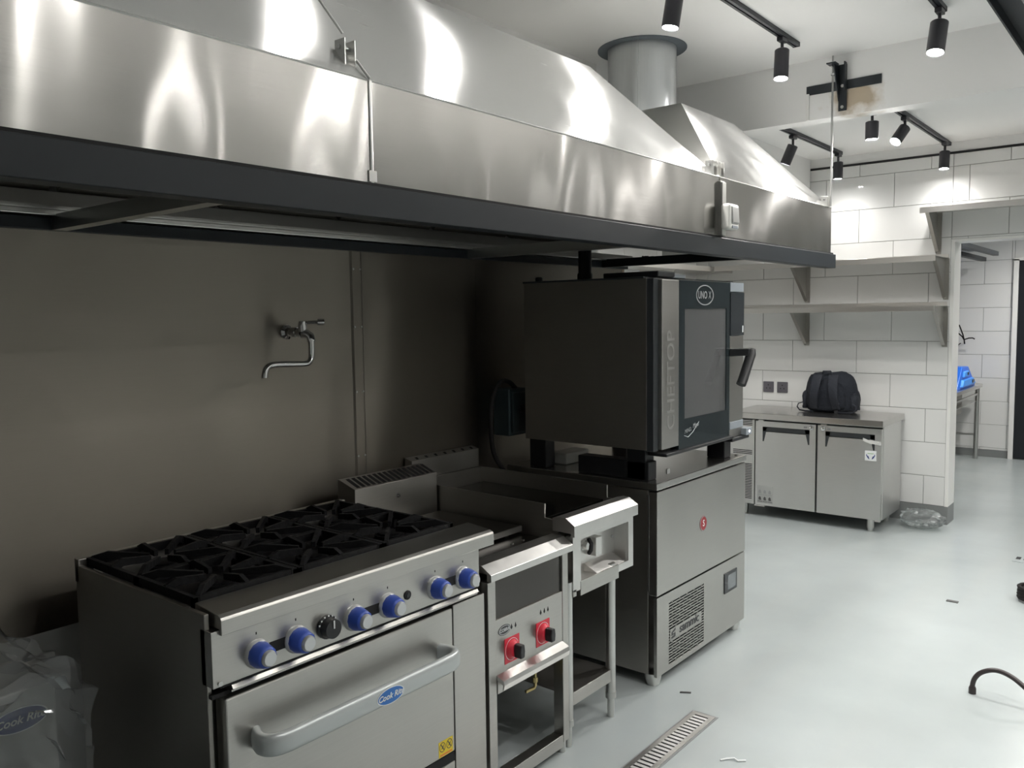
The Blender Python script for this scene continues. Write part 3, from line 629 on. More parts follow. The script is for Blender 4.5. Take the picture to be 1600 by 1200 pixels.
# ------------------------------------------------------------------ fryer station
f = thing('open_base_fryer', 'narrow steel fryer on open stand with two red dials', 'fryer', (-1.95, 2.11, 0))
FY0, FY1 = 1.893, 2.330
B(-1.69, -1.648, FY0, 1.930, 0.0, 0.715).build('upright', 'front', f, bevel=0.002)
B(-1.69, -1.648, 2.285, 2.318, 0.045, 0.715).build('upright', 'front', f, bevel=0.002)
for y in (FY0+0.02, 2.30): B(-2.28, -2.24, y-0.018, y+0.018, 0, 0.72).build('upright', 'side', f, bevel=0.002)
MB().prism([(-1.735, 0.738), (-1.735, 0.764), (-1.682, 0.762), (-1.642, 0.738), (-1.642, 0.716), (-1.66, 0.716), (-1.66, 0.738)], 'y', 1.903, 2.343).build('front_lip', 'bright', f, bevel=0.0012)
B(-1.668, -1.656, 1.930, 2.285, 0.585, 0.716).build('upper_panel', simple('dark_reflection_steel', (0.09, 0.085, 0.08), 0.2, 1.0), f)  # plain stainless sheet; its dark reflection is put into the base colour
B(-1.672, -1.650, 1.930, 2.285, 0.405, 0.586).build('control_panel', 'front', f, bevel=0.001)
MB().prism([(-1.672, 0.375), (-1.672, 0.412), (-1.650, 0.410), (-1.622, 0.398), (-1.618, 0.385), (-1.622, 0.368), (-1.626, 0.368), (-1.624, 0.384), (-1.650, 0.396)], 'y', 1.931, 2.284).build('drip_rail', 'bright', f)
B(-1.672, -1.645, 1.931, 2.284, 0.350, 0.396).build('lower_rail', 'front', f, bevel=0.001)
B(-1.69, -1.650, 1.930, 2.285, 0.028, 0.072).build('bottom_rail', 'front', f, bevel=0.001)
bd = ellipse('badge', (-1.650, 1.972, 0.545), YU, ZU, 0.030, 0.017, 'inkdark', f, 0.001)
ellipse('badge_rim', (-1.6495, 1.972, 0.545), YU, ZU, 0.0275, 0.0145, 'silver', bd, 0.0008, a_in=0.0255, b_in=0.0128)
text('badge_lettering', 'COBRA', 0.0145, (-1.649, 1.972, 0.545), YU, ZU, 'silver', bd, bold=0.0003)
for (y, z, dy) in ((2.008, 0.472, 0), (2.172, 0.474, 0)):
    kb = B(-1.650, -1.6485, y-0.037, y+0.037, z-0.041, z+0.041).build('dial_plate', 'red', f)
    ellipse('dial_line', (-1.6485, y, z), YU, ZU, 0.034, 0.036, 'whiteink', kb, 0.0004, a_in=0.0325, b_in=0.0345)
    MB().lathe([(0.031, 0), (0.030, 0.4), (0.023, 1)], (-1.6485, y, z), (-1.632, y, z), 28).build('dial', 'red', kb)
    MB().prism([(y-0.010, z-0.022), (y+0.010, z-0.022), (y+0.013, z), (y+0.010, z+0.022), (y-0.010, z+0.022), (y-0.013, z)], 'x', -1.633, -1.604).build('dial_grip', 'black', kb, bevel=0.004)
    for i in range(3):
        c = y+(i-1)*0.020-(0.0 if y < 2.1 else -0.01)
        MB().prism([(c-0.0045, z+0.070), (c, z+0.064), (c+0.0045, z+0.070), (c, z+0.082)], 'x', -1.650, -1.6493).build('flame_mark', 'void', f)
# tank, lid and rear flue
B(-2.30, -1.73, FY0+0.004, 2.335, 0.60, 0.742).build('tank', 'side', f, bevel=0.003)
B(-2.28, -1.735, FY0+0.006, 2.333, 0.742, 0.746).build('tank_rim', simple('dark_tank_steel', (0.16, 0.15, 0.14), 0.25, 1.0), f)
for y in (2.20, 2.26): MB().cyl((-1.80, y, 0.746), (-1.80, y, 0.749), 0.006, n=10).build('screw', 'bare', f)
B(-2.27, -1.86, 1.91, 2.325, 0.760, 0.776).build('lid', simple('dark_lid_steel', (0.17, 0.16, 0.145), 0.3, 1.0), f, bevel=0.002)
B(-1.862, -1.856, 1.91, 2.325, 0.757, 0.777).build('lid_edge', 'bright', f)
for (x, y) in ((-2.2, 1.95), (-2.2, 2.28), (-1.9, 1.95), (-1.9, 2.28)): B(x-0.01, x+0.01, y-0.01, y+0.01, 0.745, 0.761).build('lid_foot', 'bare', f)
MB().prism([(-2.30, 0.742), (-2.30, 0.921), (-2.385, 0.948), (-2.395, 0.948), (-2.395, 0.742)], 'y', 1.928, 2.345).build('flue_box', 'front', f, bevel=0.001)
for i in range(16):
    y = 1.946+i*0.0252
    MB().loft([(-2.308, y, 0.9245), (-2.308, y+0.015, 0.9245), (-2.378, y+0.021, 0.9467), (-2.378, y+0.006, 0.9467)],
              [(-2.308, y, 0.9240), (-2.308, y+0.015, 0.9240), (-2.378, y+0.021, 0.9455), (-2.378, y+0.006, 0.9455)]).build('vent_slot', 'void', f)
MB().lathe([(0.010, 0), (0.008, 0.6), (0.004, 1)], (-2.30, 2.135, 0.865), (-2.290, 2.135, 0.865), 14).build('flue_screw', 'chrome', f)
# open base: side sheets, rear sheet, gas pipe
B(-2.28, -1.70, FY0+0.001, FY0+0.004, 0.05, 0.72).build('side_sheet', 'side', f)
B(-2.30, -2.296, FY0, 2.32, 0.05, 0.72).build('rear_sheet', 'side', f)
B(-2.20, -1.72, 1.93, 2.29, 0.35, 0.352).build('burner_tray', 'side', f)
MB().tube([(-1.71, 2.205, 0.352), (-1.71, 2.205, 0.262), (-1.712, 2.200, 0.255), (-1.72, 2.165, 0.252)], 0.006, 8).lathe([(0.009, 0), (0.009, 1)], (-1.71, 2.205, 0.275), (-1.71, 2.205, 0.292), 6).build('gas_pipe', 'brass', f)
MB().lathe([(0.015, 0), (0.015, 1)], (-1.67, 2.302, 0.0), (-1.67, 2.302, 0.045), 12).build('foot', 'bare', f)
MB().prism([(-2.22, 0.02), (-1.80, 0.02), (-1.80, 0.05), (-2.22, 0.05)], 'y', 2.05, 2.10).build('base_bar', 'side', f)

# ------------------------------------------------------------------ griddle on stand
q = thing('griddle', 'steel flat-top griddle with stainless splash guards on round-legged stand', 'griddle', (-2.05, 2.55, 0))
GY0, GY1 = 2.352, 2.775
mirror = simple('dark_griddle_plate', (0.06, 0.06, 0.058), 0.16, 1.0)
B(-2.42, -1.79, GY0+0.012, GY1-0.012, 0.775, 0.805).build('cooking_plate', mirror, q, bevel=0.002)
for (a, b, zf) in ((GY0+0.002, GY0+0.010, 0), (GY1-0.010, GY1-0.002, 0)):
    MB().prism([(-2.44, 0.775), (-2.44, 0.868), (-1.775, 0.862), (-1.775, 0.812), (-1.70, 0.806), (-1.70, 0.775)], 'y', a, b).build('splash_guard', 'side', q)
B(-2.446, -2.438, GY0+0.002, GY1-0.002, 0.775, 0.868).build('splash_guard', 'side', q)
B(-1.79, -1.70, GY0+0.010, GY1-0.010, 0.765, 0.772).build('grease_gutter', mirror, q)
MB().prism([(-1.735, 0.772), (-1.735, 0.818), (-1.705, 0.826), (-1.678, 0.824), (-1.640, 0.800), (-1.640, 0.760), (-1.655, 0.760), (-1.655, 0.772)], 'y', 2.348, 2.778).build('front_lip', 'bright', q, bevel=0.001)
mb = MB(); frame_with_hole(mb, 'x', -1.660, -1.650, 2.352, 2.757, 0.562, 0.765, 2.40, 2.722, 0.590, 0.742); mb.build('control_box', 'bright', q)
B(-2.40, -1.66, 2.352, 2.757, 0.60, 0.775).build('griddle_body', 'side', q) if False else None
mb = MB(); mb.box(-2.40, -1.717, 2.356, 2.753, 0.60, 0.775); mb.build('griddle_body', 'side', q)
mb = MB(); mb.box(-1.716, -1.712, 2.40, 2.722, 0.590, 0.742).box(-1.712, -1.66, 2.398, 2.402, 0.588, 0.744).box(-1.712, -1.66, 2.72, 2.724, 0.588, 0.744).box(-1.712, -1.66, 2.40, 2.722, 0.586, 0.590).box(-1.712, -1.66, 2.40, 2.722, 0.742, 0.746)
mb.build('recess', 'bright', q)
MB().prism([(-1.712, 0.585), (-1.712, 0.62), (-1.655, 0.592), (-1.655, 0.585)], 'y', 2.51, 2.70).build('lit_tray', 'bright', q)
MB().lathe([(0.020, 0), (0.020, 0.3), (0.014, 0.32), (0.014, 1)], (-1.712, 2.50, 0.690), (-1.685, 2.50, 0.690), 16).build('valve', 'bare', q)
MB().tube([(-1.685, 2.502, 0.716), (-1.668, 2.494, 0.703), (-1.668, 2.490, 0.680), (-1.682, 2.500, 0.665)], 0.008, 8).build('valve_handle', 'void', q)
B(-1.712, -1.675, 2.535, 2.575, 0.645, 0.715).build('stop_plate', 'bright', q, bevel=0.002)
MB().cyl((-1.7125, 2.575, 0.728), (-1.710, 2.575, 0.728), 0.006, n=10).build('pilot_hole', 'void', q)
for (y, z) in ((2.70, 0.68), (2.425, 0.60)): MB().cyl((-1.712, y, z), (-1.708, y, z), 0.006, n=8).build('screw', 'chrome', q)
B(-1.656, -1.6485, 2.396, 2.65, 0.540, 0.592).build('lower_flap', 'front', q, bevel=0.001)
B(-1.70, -1.65, 2.352, 2.372, 0.545, 0.57).build('lower_flap', 'front', q, bevel=0.001)
MB().prism([(-2.452, 0.868), (-2.452, 0.948), (-2.49, 0.958), (-2.495, 0.958), (-2.495, 0.868)], 'y', 2.358, 2.770).build('flue_box', 'front', q, bevel=0.001)
for i in range(7):
    y = 2.392+i*0.056
    MB().loft([(-2.458, y, 0.9505), (-2.458, y+0.012, 0.9505), (-2.478, y+0.020, 0.9558), (-2.478, y+0.006, 0.9558)],
              [(-2.458, y, 0.9495), (-2.458, y+0.012, 0.9495), (-2.478, y+0.020, 0.9545), (-2.478, y+0.006, 0.9545)]).build('vent_slot', 'void', q)
for x in (-2.38, -1.672):
    for y in (2.345, 2.627):
        lg = MB().cyl((x, y, 0.075), (x, y, 0.60), 0.019, n=20).build('leg', 'bare', q)
        MB().lathe([(0.012, 0), (0.014, 0.1), (0.014, 0.72), (0.021, 0.76), (0.021, 1)], (x, y, 0), (x, y, 0.10), 16).build('leg_foot', 'bare', lg)
B(-2.38, -1.665, 2.345, 2.627, 0.186, 0.190).build('low_shelf', 'side', q)
B(-1.666, -1.660, 2.362, 2.610, 0.145, 0.192).build('shelf_rail', 'front', q, bevel=0.001)

# ------------------------------------------------------------------ blast chiller
c = thing('blast_chiller', 'steel blast chiller cabinet with round red badge, under the oven', 'chiller', (-2.03, 3.37, 0))
CY0, CY1 = 2.938, 3.800
B(-2.42, -1.69, CY0+0.004, CY1-0.004, 0.048, 0.82).build('cabinet_body', 'side', c, bevel=0.002)
B(-2.425, -1.645, CY0-0.002, CY1+0.004, 0.824, 0.853).build('worktop', 'top', c, bevel=0.003)
mb = MB(); frame_with_hole(mb, 'z', 0.853, 0.857, -2.425, -1.66, CY0, CY1, -2.415, -1.69, CY0+0.01, CY1-0.01)
cdoor = B(-1.686, -1.647, CY0+0.002, CY1-0.002, 0.386, 0.816).build('chiller_door', 'front', c, bevel=0.0025)
B(-1.70, -1.686, CY0+0.006, CY1-0.006, 0.380, 0.82).build('door_gasket', 'charcoal', c)
B(-1.692, -1.690, CY0-0.001, CY0+0.004, 0.40, 0.80).build('hinge_strip', 'bare', c)
bdg = ellipse('badge', (-1.647, 3.352, 0.608), YU, ZU, 0.034, 0.034, 'redmark', c, 0.0012)
ellipse('badge_rim', (-1.6465, 3.352, 0.608), YU, ZU, 0.0335, 0.0335, 'greyink', bdg, 0.0012, a_in=0.0300, b_in=0.0300)
text('badge_letter', 'S', 0.040, (-1.6457, 3.352, 0.608), YU, ZU, 'whiteink', bdg, bold=0.0005)
mb = MB(); frame_with_hole(mb, 'x', -1.662, -1.648, CY0+0.002, CY1-0.002, 0.045, 0.378, 3.040, 3.362, 0.066, 0.335)
mb.build('lower_panel', 'front', c)
B(-1.68, -1.674, 3.03, 3.37, 0.058, 0.345).build('grille_back', 'void', c)
# pressed grille: rows of bars with short staggered webs
mb = MB(); rows = 22; pitch = (0.335-0.066)/rows
for r_ in range(rows+1):
    z = 0.066+r_*pitch; mb.box(-1.652, -1.649, 3.040, 3.362, z-0.0028, z+0.0028)
for r_ in range(rows):
    z = 0.066+r_*pitch
    for k in range(6):
        y = 3.040+(k+(0.5 if r_ % 2 else 0.0))*0.066
        if y < 3.36: mb.box(-1.652, -1.649, max(3.040, y-0.0035), y+0.0035, z, z+pitch)
mb.build('grille', 'front', c, kind='stuff', smooth=False)
mb = MB()
B(-1.6495, -1.6475, 3.052, 3.340, 0.168, 0.216).build('logo_plate', 'front', c)
text('logo_lettering', 'sammic', 0.056, (-1.6472, 3.222, 0.195), YU, ZU, 'inkdark', c, bold=0.0006, shear=0.1, wscale=1.08)
MB().prism([(3.062, 0.200), (3.096, 0.212), (3.096, 0.202), (3.073, 0.196), (3.073, 0.192), (3.096, 0.192), (3.096, 0.174), (3.062, 0.172), (3.062, 0.180), (3.086, 0.182), (3.086, 0.186), (3.062, 0.186)], 'x', -1.6475, -1.6465).build('logo_mark', 'inkdark', c)
dsp = B(-1.650, -1.6435, 3.570, 3.705, 0.226, 0.322).build('display', 'charcoal', c, bevel=0.002)
B(-1.6437, -1.6430, 3.602, 3.688, 0.240, 0.308).build('display_screen', simple('lcd_grey', (0.17, 0.19, 0.20), 0.2), dsp)
for x in (-2.36, -1.688):
    for y in (2.978, 3.755): MB().lathe([(0.027, 0), (0.034, 0.5), (0.036, 1)], (x, y, 0), (x, y, 0.05), 18).build('leg', 'bare', c)
MB().lathe([(0.015, 0), (0.015, 1)], (-1.74, 3.12, 0.0), (-1.74, 3.12, 0.05), 10).build('leg', 'black', c)
MB().cyl((-1.68, 3.765, 0.853), (-1.68, 3.765, 0.858), 0.008, n=10).build('screw', 'bare', c)

# ------------------------------------------------------------------ combi oven
o = thing('combi_oven', 'dark-sided combi oven with glass door and black lever handle', 'oven', (-2.0, 3.34, 0.853))
OY0, OY1, OZ0, OZ1 = 2.93, 3.757, 0.985, 1.678
B(-2.31, -1.695, OY0, OY1, OZ0, OZ1).build('oven_casing', 'side', o, bevel=0.003) if False else None
mb = MB()  # casing as a hollow shell so that the window looks into a real cavity
mb.box(-2.31, -1.692, OY0, OY0+0.03, OZ0, OZ1).box(-2.31, -1.692, OY1-0.14, OY1, OZ0, OZ1).box(-2.31, -2.26, OY0+0.03, OY1-0.14, OZ0, OZ1)
mb.box(-2.26, -1.692, OY0+0.03, OY1-0.14, OZ0, OZ0+0.05).box(-2.26, -1.692, OY0+0.03, OY1-0.14, OZ1-0.05, OZ1)
mb.build('oven_casing', 'side', o)
B(-2.315, -1.70, OY0-0.004, OY1+0.002, OZ1-0.002, OZ1+0.006).build('top_cover', 'charcoal', o, bevel=0.002)
for i in range(5):
    z = 1.10+i*0.09
    for y in (3.02, 3.57): B(-2.2, -1.75, y-0.006, y+0.006, z, z+0.012).build('rack_rail', 'bare', o)
B(-1.695, -1.662, OY0+0.006, 2.975, OZ0-0.005, OZ1-0.002).build('hinge_post', 'charcoal', o, bevel=0.002)
B(-1.693, -1.690, OY0-0.0005, OY0+0.003, OZ0, OZ1).build('edge_bead', 'bright', o)
B(-1.70, -1.660, 2.976, 3.612, OZ0-0.002, OZ1-0.012).build('door_gasket', 'charcoal', o) if False else None
dd = B(-1.690, -1.645, 2.976, 3.118, 0.985, 1.672).build('door_column', 'front', o, bevel=0.003)
mb = MB(); frame_with_hole(mb, 'x', -1.686, -1.645, 3.118, 3.604, 0.968, 1.672, 3.168, 3.572, 1.092, 1.556)
df = mb.build('door_glass_frame', 'darkglass', o, bevel=0.0)
B(-1.655, -1.649, 3.166, 3.574, 1.090, 1.558).build('window_pane', 'pane', o)
B(-1.686, -1.682, 3.166, 3.574, 1.090, 1.558).build('window_pane', 'pane', o)
ob = ellipse('badge_rim', (-1.645, 3.352, 1.613), YU, ZU, 0.083, 0.044, 'silver', o, 0.0014, n=40, a_in=0.077, b_in=0.0395)
text('badge_lettering', 'UNO', 0.046, (-1.6448, 3.330, 1.612), YU, ZU, 'silver', ob, bold=0.0004, wscale=0.80)
text('badge_letter', 'X', 0.046, (-1.6448, 3.398, 1.612), YU, ZU, 'greyink', ob, bold=0.0, wscale=0.75)
text('column_lettering', 'CHEFTOP', 0.090, (-1.6448, 3.050, 1.262), (0, 0, 1), (0, -1, 0), 'faint', o, bold=0.0002, wscale=1.05)
text('door_lettering', 'MIND.', 0.024, (-1.6448, 3.198, 1.040), (0, 0.97, 0.12), (0, -0.1, 1), 'silver', o, bold=0.0, shear=0.35)
text('door_lettering', 'Maps', 0.027, (-1.6448, 3.268, 1.056), (0, 0.97, 0.12), (0, -0.1, 1), 'silver', o, bold=0.0, shear=0.4)
MB().tube([(-1.6447, 3.165, 1.022), (-1.6447, 3.20, 1.012), (-1.6447, 3.245, 1.030), (-1.6447, 3.30, 1.068)], 0.0010, 6).build('door_flourish', 'whiteink', o)
# control column
B(-1.690, -1.645, 3.611, OY1, 1.030, 1.428).build('control_column', 'front', o, bevel=0.002)
B(-1.690, -1.645, 3.611, OY1, 1.632, 1.674).build('control_cap', 'greypanel', o, bevel=0.002)
tp = B(-1.690, -1.643, 3.611, OY1+0.002, 1.430, 1.630).build('touch_panel', 'screen', o, bevel=0.002)
B(-1.6432, -1.6425, 3.738, 3.748, 1.444, 1.475).build('panel_mark', 'whiteink', tp)
B(-1.690, -1.643, 3.611, OY1, 0.995, 1.030).build('rating_strip', 'greypanel', o, bevel=0.002)
B(-1.690, -1.645, 3.611, OY1, 0.958, 0.995).build('control_foot', 'front', o, bevel=0.002)
B(-1.72, -1.628, 2.985, 3.62, 0.955, 0.968).build('drip_tray', 'black', o, bevel=0.004)
B(-1.700, -1.625, 3.60, OY1+0.03, 0.940, 0.957).build('drawer', 'black', o, bevel=0.004)
B(-1.70, -1.618, OY1-0.02, OY1+0.045, 0.957, 0.990).build('power_switch', 'greypanel', o, bevel=0.003)
MB().lathe([(0.0055, 0), (0.0055, 1)], (-1.618, OY1+0.015, 0.974), (-1.6165, OY1+0.015, 0.974), 10).build('status_light', 'led', o)
# lever handle
hb = MB(); hb.loft([(-1.645, 3.60, 1.335), (-1.645, 3.66, 1.335), (-1.645, 3.66, 1.372), (-1.645, 3.60, 1.372)], [(-1.565, 3.635, 1.340), (-1.565, 3.690, 1.340), (-1.565, 3.690, 1.372), (-1.565, 3.635, 1.372)])
hl = hb.build('lever_arm', 'black', o, bevel=0.004)
MB().tube([(-1.572, 3.672, 1.366), (-1.566, 3.660, 1.345), (-1.568, 3.58, 1.235), (-1.570, 3.562, 1.212)], 0.022, 14, 0.72).build('lever_grip', 'black', o, angle=60)
# feet, vent, chimney
for (x, y) in ((-2.27, 3.00), (-1.76, 3.00), (-2.27, 3.69), (-1.73, 3.68)):
    B(x-0.045, x+0.045, y-0.035, y+0.035, 0.8535, OZ0).build('foot', 'black', o, bevel=0.004)
B(-2.05, -1.70, 2.965, 3.03, 0.8535, 0.93).build('foot_plinth', 'black', o, bevel=0.004)
B(-1.665, -1.66, 3.045, 3.07, 0.875, 0.895).build('plinth_mark', 'bright', o)
B(-1.92, -1.66, 2.97, 3.11, OZ1+0.006, OZ1+0.028).build('vent_cap', 'black', o, bevel=0.004)
B(-1.86, -1.67, 3.11, 3.22, OZ1+0.004, OZ1+0.020).build('vent_cap', 'greypanel', o, bevel=0.003)
MB().lathe([(0.017, 0), (0.017, 0.8), (0.012, 1)], (-2.26, 2.975, OZ1+0.006), (-2.26, 2.975, OZ1+0.026), 12).build('top_plug', 'black', o)
MB().lathe([(0.036, 0), (0.036, 0.22), (0.031, 0.25), (0.031, 1)], (-2.2, 3.25, OZ1+0.004), (-2.2, 3.25, 1.87), 18).build('flue_pipe', 'black', o)
mesh_thing(B(-2.285, -2.19, 3.075, 3.26, 0.8545, 0.905), 'connection_box', 'small white plastic box lying under the oven', 'box', 'switchbody', (-2.23, 3.15, 0.8545), bevel=0.006)

# things on the splash wall
t = thing('wall_tap', 'chrome wall-mounted pot filler tap above the range', 'tap', (XW, 1.835, 1.485))
tw = -2.492
def tz(y): return y
MB().lathe([(0.026, 0), (0.026, 0.3), (0.016, 0.5), (0.016, 1)], (-2.4995, 1.80, 1.487), (-2.465, 1.80, 1.487), 20).build('wall_flange', 'chrome', t)
MB().tube([(-2.47, 1.80, 1.487), (-2.44, 1.80, 1.487), (-2.40, 1.80, 1.482)], 0.016, 12).lathe([(0.019, 0), (0.019, 1)], (-2.45, 1.80, 1.487), (-2.43, 1.80, 1.487), 6).build('valve_body', 'chrome', t)
MB().tube([(-2.40, 1.80, 1.482), (-2.385, 1.806, 1.481), (-2.375, 1.812, 1.473), (-2.372, 1.814, 1.455)], 0.015, 12).build('outlet_elbow', 'chrome', t)
MB().lathe([(0.014, 0), (0.016, 0.5), (0.013, 1)], (-2.40, 1.80, 1.488), (-2.40, 1.80, 1.525), 14).build('bonnet', 'chrome', t)
MB().tube([(-2.40, 1.80, 1.519), (-2.385, 1.825, 1.521), (-2.365, 1.855, 1.521)], 0.007, 8).lathe([(0.011, 0), (0.011, 1)], (-2.372, 1.842, 1.521), (-2.360, 1.862, 1.521), 12).build('lever', 'chrome', t)
MB().lathe([(0.011, 0), (0.011, 1)], (-2.372, 1.814, 1.458), (-2.372, 1.814, 1.425), 12).build('spout_nut', 'chrome', t)
sp = [(-2.372, 1.814, 1.43), (-2.372, 1.813, 1.408), (-2.371, 1.808, 1.392), (-2.370, 1.796, 1.382), (-2.368, 1.778, 1.379), (-2.362, 1.72, 1.381), (-2.357, 1.66, 1.383), (-2.355, 1.632, 1.381), (-2.353, 1.617, 1.373), (-2.352, 1.609, 1.358), (-2.352, 1.607, 1.342)]
MB().tube(sp, 0.0105, 14, k=4).build('spout', 'chrome', t)
jb = thing('isolator_box', 'dark teal isolator box on the steel wall behind the oven', 'switch box', (-2.46, 3.0, 1.1))
B(-2.499, -2.405, 2.93, 3.075, 0.985, 1.20).build('box_body', 'jbox', jb, bevel=0.006)
B(-2.405, -2.392, 2.945, 3.062, 1.0, 1.185).build('box_cover', 'jbox', jb, bevel=0.004)
MB().cyl((-2.392, 3.0, 1.11), (-2.375, 3.0, 1.11), 0.02, n=16).build('rotary_knob', 'black', jb)
mesh_thing(MB().tube([(-2.44, 3.02, 1.20), (-2.445, 2.98, 1.232), (-2.45, 2.93, 1.235), (-2.455, 2.885, 1.19), (-2.46, 2.868, 1.10), (-2.46, 2.868, 0.98), (-2.455, 2.882, 0.90), (-2.45, 2.92, 0.845), (-2.455, 2.955, 0.80), (-2.46, 2.97, 0.70)], 0.011, 10, k=4), 'power_cable', 'thick black power cable looping from the isolator box behind chiller', 'cable', 'cable', (-2.45, 2.9, 1.0))

# ------------------------------------------------------------------ undercounter fridge and the back wall
u = thing('undercounter_fridge', 'two-door stainless undercounter fridge by the tiled back wall', 'fridge', (-2.16, 6.25, 0))
FYF = 5.995
B(-2.72, -1.618, FYF+0.035, 6.48, 0.088, 0.742).build('fridge_body', 'fridge', u, bevel=0.003)
B(-2.73, -1.608, FYF-0.028, 6.515, 0.744, 0.789).build('worktop', 'top', u, bevel=0.003)
B(-2.72, -1.625, FYF+0.02, FYF+0.036, 0.095, 0.742).build('door_gasket', 'charcoal', u)
def fdoor(x0, x1, lockx, tag_):
    d = thing.__wrapped__ if False else None
    hx0, hx1 = x0+0.055, x1-0.045
    mb = MB(); z0, z1 = 0.092, 0.728
    # face with a U-shaped finger recess: bars round it, lower face starts below it
    frame_with_hole(mb, 'y', FYF, FYF+0.034, x0, x1, z0, z1, hx0, hx1, 0.650, 0.688)
    dd_ = mb.build('fridge_door', 'fridge', u)
    B(hx0, hx1, FYF+0.018, FYF+0.022, 0.650, 0.688).build('handle_recess', 'charcoal', dd_)
    for sx, ex in ((hx0, 1), (hx1, -1)):
        MB().prism([(sx, 0.684), (sx+ex*0.034, 0.684), (sx+ex*0.010, 0.578), (sx, 0.578)], 'y', FYF-0.0012, FYF+0.001).build('recess_side', 'charcoal', dd_)
    B(hx0, hx1, FYF-0.0012, FYF+0.001, 0.656, 0.686).build('recess_lip', 'charcoal', dd_)
    lk = MB().lathe([(0.015, 0), (0.015, 0.6), (0.012, 1)], (lockx, FYF, 0.704), (lockx, FYF-0.006, 0.704), 18).build('lock', 'chrome', dd_)
    ellipse('lock_ring', (lockx, FYF-0.0005, 0.704), XU, ZU, 0.018, 0.018, 'greyink', lk, 0.0008, a_in=0.0145, b_in=0.0145)
    sgn = -1 if lockx > (x0+x1)/2 else 1
    B(lockx+sgn*0.042-0.012, lockx+sgn*0.042+0.012, FYF-0.001, FYF+0.001, 0.698, 0.711).build('size_mark', 'greyink', dd_)
    B(x0+0.02, x0+0.06, FYF+0.002, FYF+0.03, 0.728, 0.736).build('hinge', 'bare', dd_)
    return dd_
dL = fdoor(-2.522, -2.072, -2.105, 'l'); dR = fdoor(-2.058, -1.622, -2.022, 'r')
lb = B(-2.505, -2.385, FYF-0.001, FYF+0.001, 0.108, 0.240).build('storage_label', simple('label_grey', (0.40, 0.41, 0.40), 0.5), dL)
for i in range(3):
    for j in range(2):
        x = -2.498+i*0.038; z = 0.118+j*0.052
        B(x, x+0.032, FYF-0.0018, FYF, z, z+0.004).build('label_line', 'debris', lb) if False else None
        MB().prism([(x+0.006, z+0.012), (x+0.026, z+0.012), (x+0.022, z+0.034), (x+0.012, z+0.040), (x+0.004, z+0.028)], 'y', FYF-0.0018, FYF-0.0008).box(x, x+0.034, FYF-0.0018, FYF-0.0008, z, z+0.004).build('label_icon', 'greyink' if j else 'debris', lb)
sk = B(-1.730, -1.655, FYF-0.001, FYF+0.001, 0.505, 0.575).build('hygiene_sticker', 'whiteink', dR)
for s_ in (-1, 1):
    cx_ = -1.6925
    MB().prism([(cx_+s_*0.007, 0.514), (cx_+s_*0.020, 0.524), (cx_+s_*0.030, 0.542), (cx_+s_*0.027, 0.553), (cx_+s_*0.022, 0.540), (cx_+s_*0.014, 0.536), (cx_+s_*0.010, 0.526)], 'y', FYF-0.0018, FYF-0.0008).build('sticker_hand', 'navyink', sk)
B(-1.713, -1.672, FYF-0.0016, FYF-0.0008, 0.553, 0.558).build('sticker_line', simple('pale_green_print', (0.35, 0.5, 0.3), 0.5), sk)
MB().loft([(-1.745, FYF-0.0025, 0.662), (-1.685, FYF-0.0025, 0.640), (-1.685, FYF-0.0025, 0.618), (-1.745, FYF-0.0025, 0.640)], [(-1.745, FYF-0.001, 0.662), (-1.685, FYF-0.001, 0.640), (-1.685, FYF-0.001, 0.618), (-1.745, FYF-0.001, 0.640)]).loft([(-1.70, FYF-0.003, 0.652), (-1.625, FYF-0.003, 0.640), (-1.625, FYF-0.003, 0.616), (-1.70, FYF-0.003, 0.626)], [(-1.70, FYF-0.001, 0.652), (-1.625, FYF-0.001, 0.640), (-1.625, FYF-0.001, 0.616), (-1.70, FYF-0.001, 0.626)]).build('tape_strip', 'tape', dR)
cc = B(-2.72, -2.530, FYF, FYF+0.034, 0.092, 0.735).build('machine_panel', 'fridge', u, bevel=0.002)
for k, (z0_, n_) in enumerate(((0.13, 22), (0.47, 3), (0.69, 4))):
    mb = MB()
    for i in range(n_): mb.box(-2.70, -2.548, FYF-0.0015, FYF+0.002, z0_+i*0.0125, z0_+i*0.0125+0.006)
    mb.build('louvre', 'void', cc, kind='stuff')
B(-2.70, -2.60, FYF-0.004, FYF, 0.60, 0.655).build('controller', 'screen', cc, bevel=0.001)
for x in (-2.62, -1.70):
    for y in (6.05, 6.43): MB().lathe([(0.018, 0), (0.018, 0.15), (0.024, 0.3), (0.024, 1)], (x, y, 0), (x, y, 0.09), 14).build('leg', 'bare', u)
for x in (-2.48,): B(x-0.05, x+0.03, FYF+0.005, FYF+0.03, 0.080, 0.088).build('hinge_plate', 'bright', u)
B(-1.66, -1.625, FYF+0.005, FYF+0.03, 0.080, 0.092).build('hinge_plate', 'bright', u)

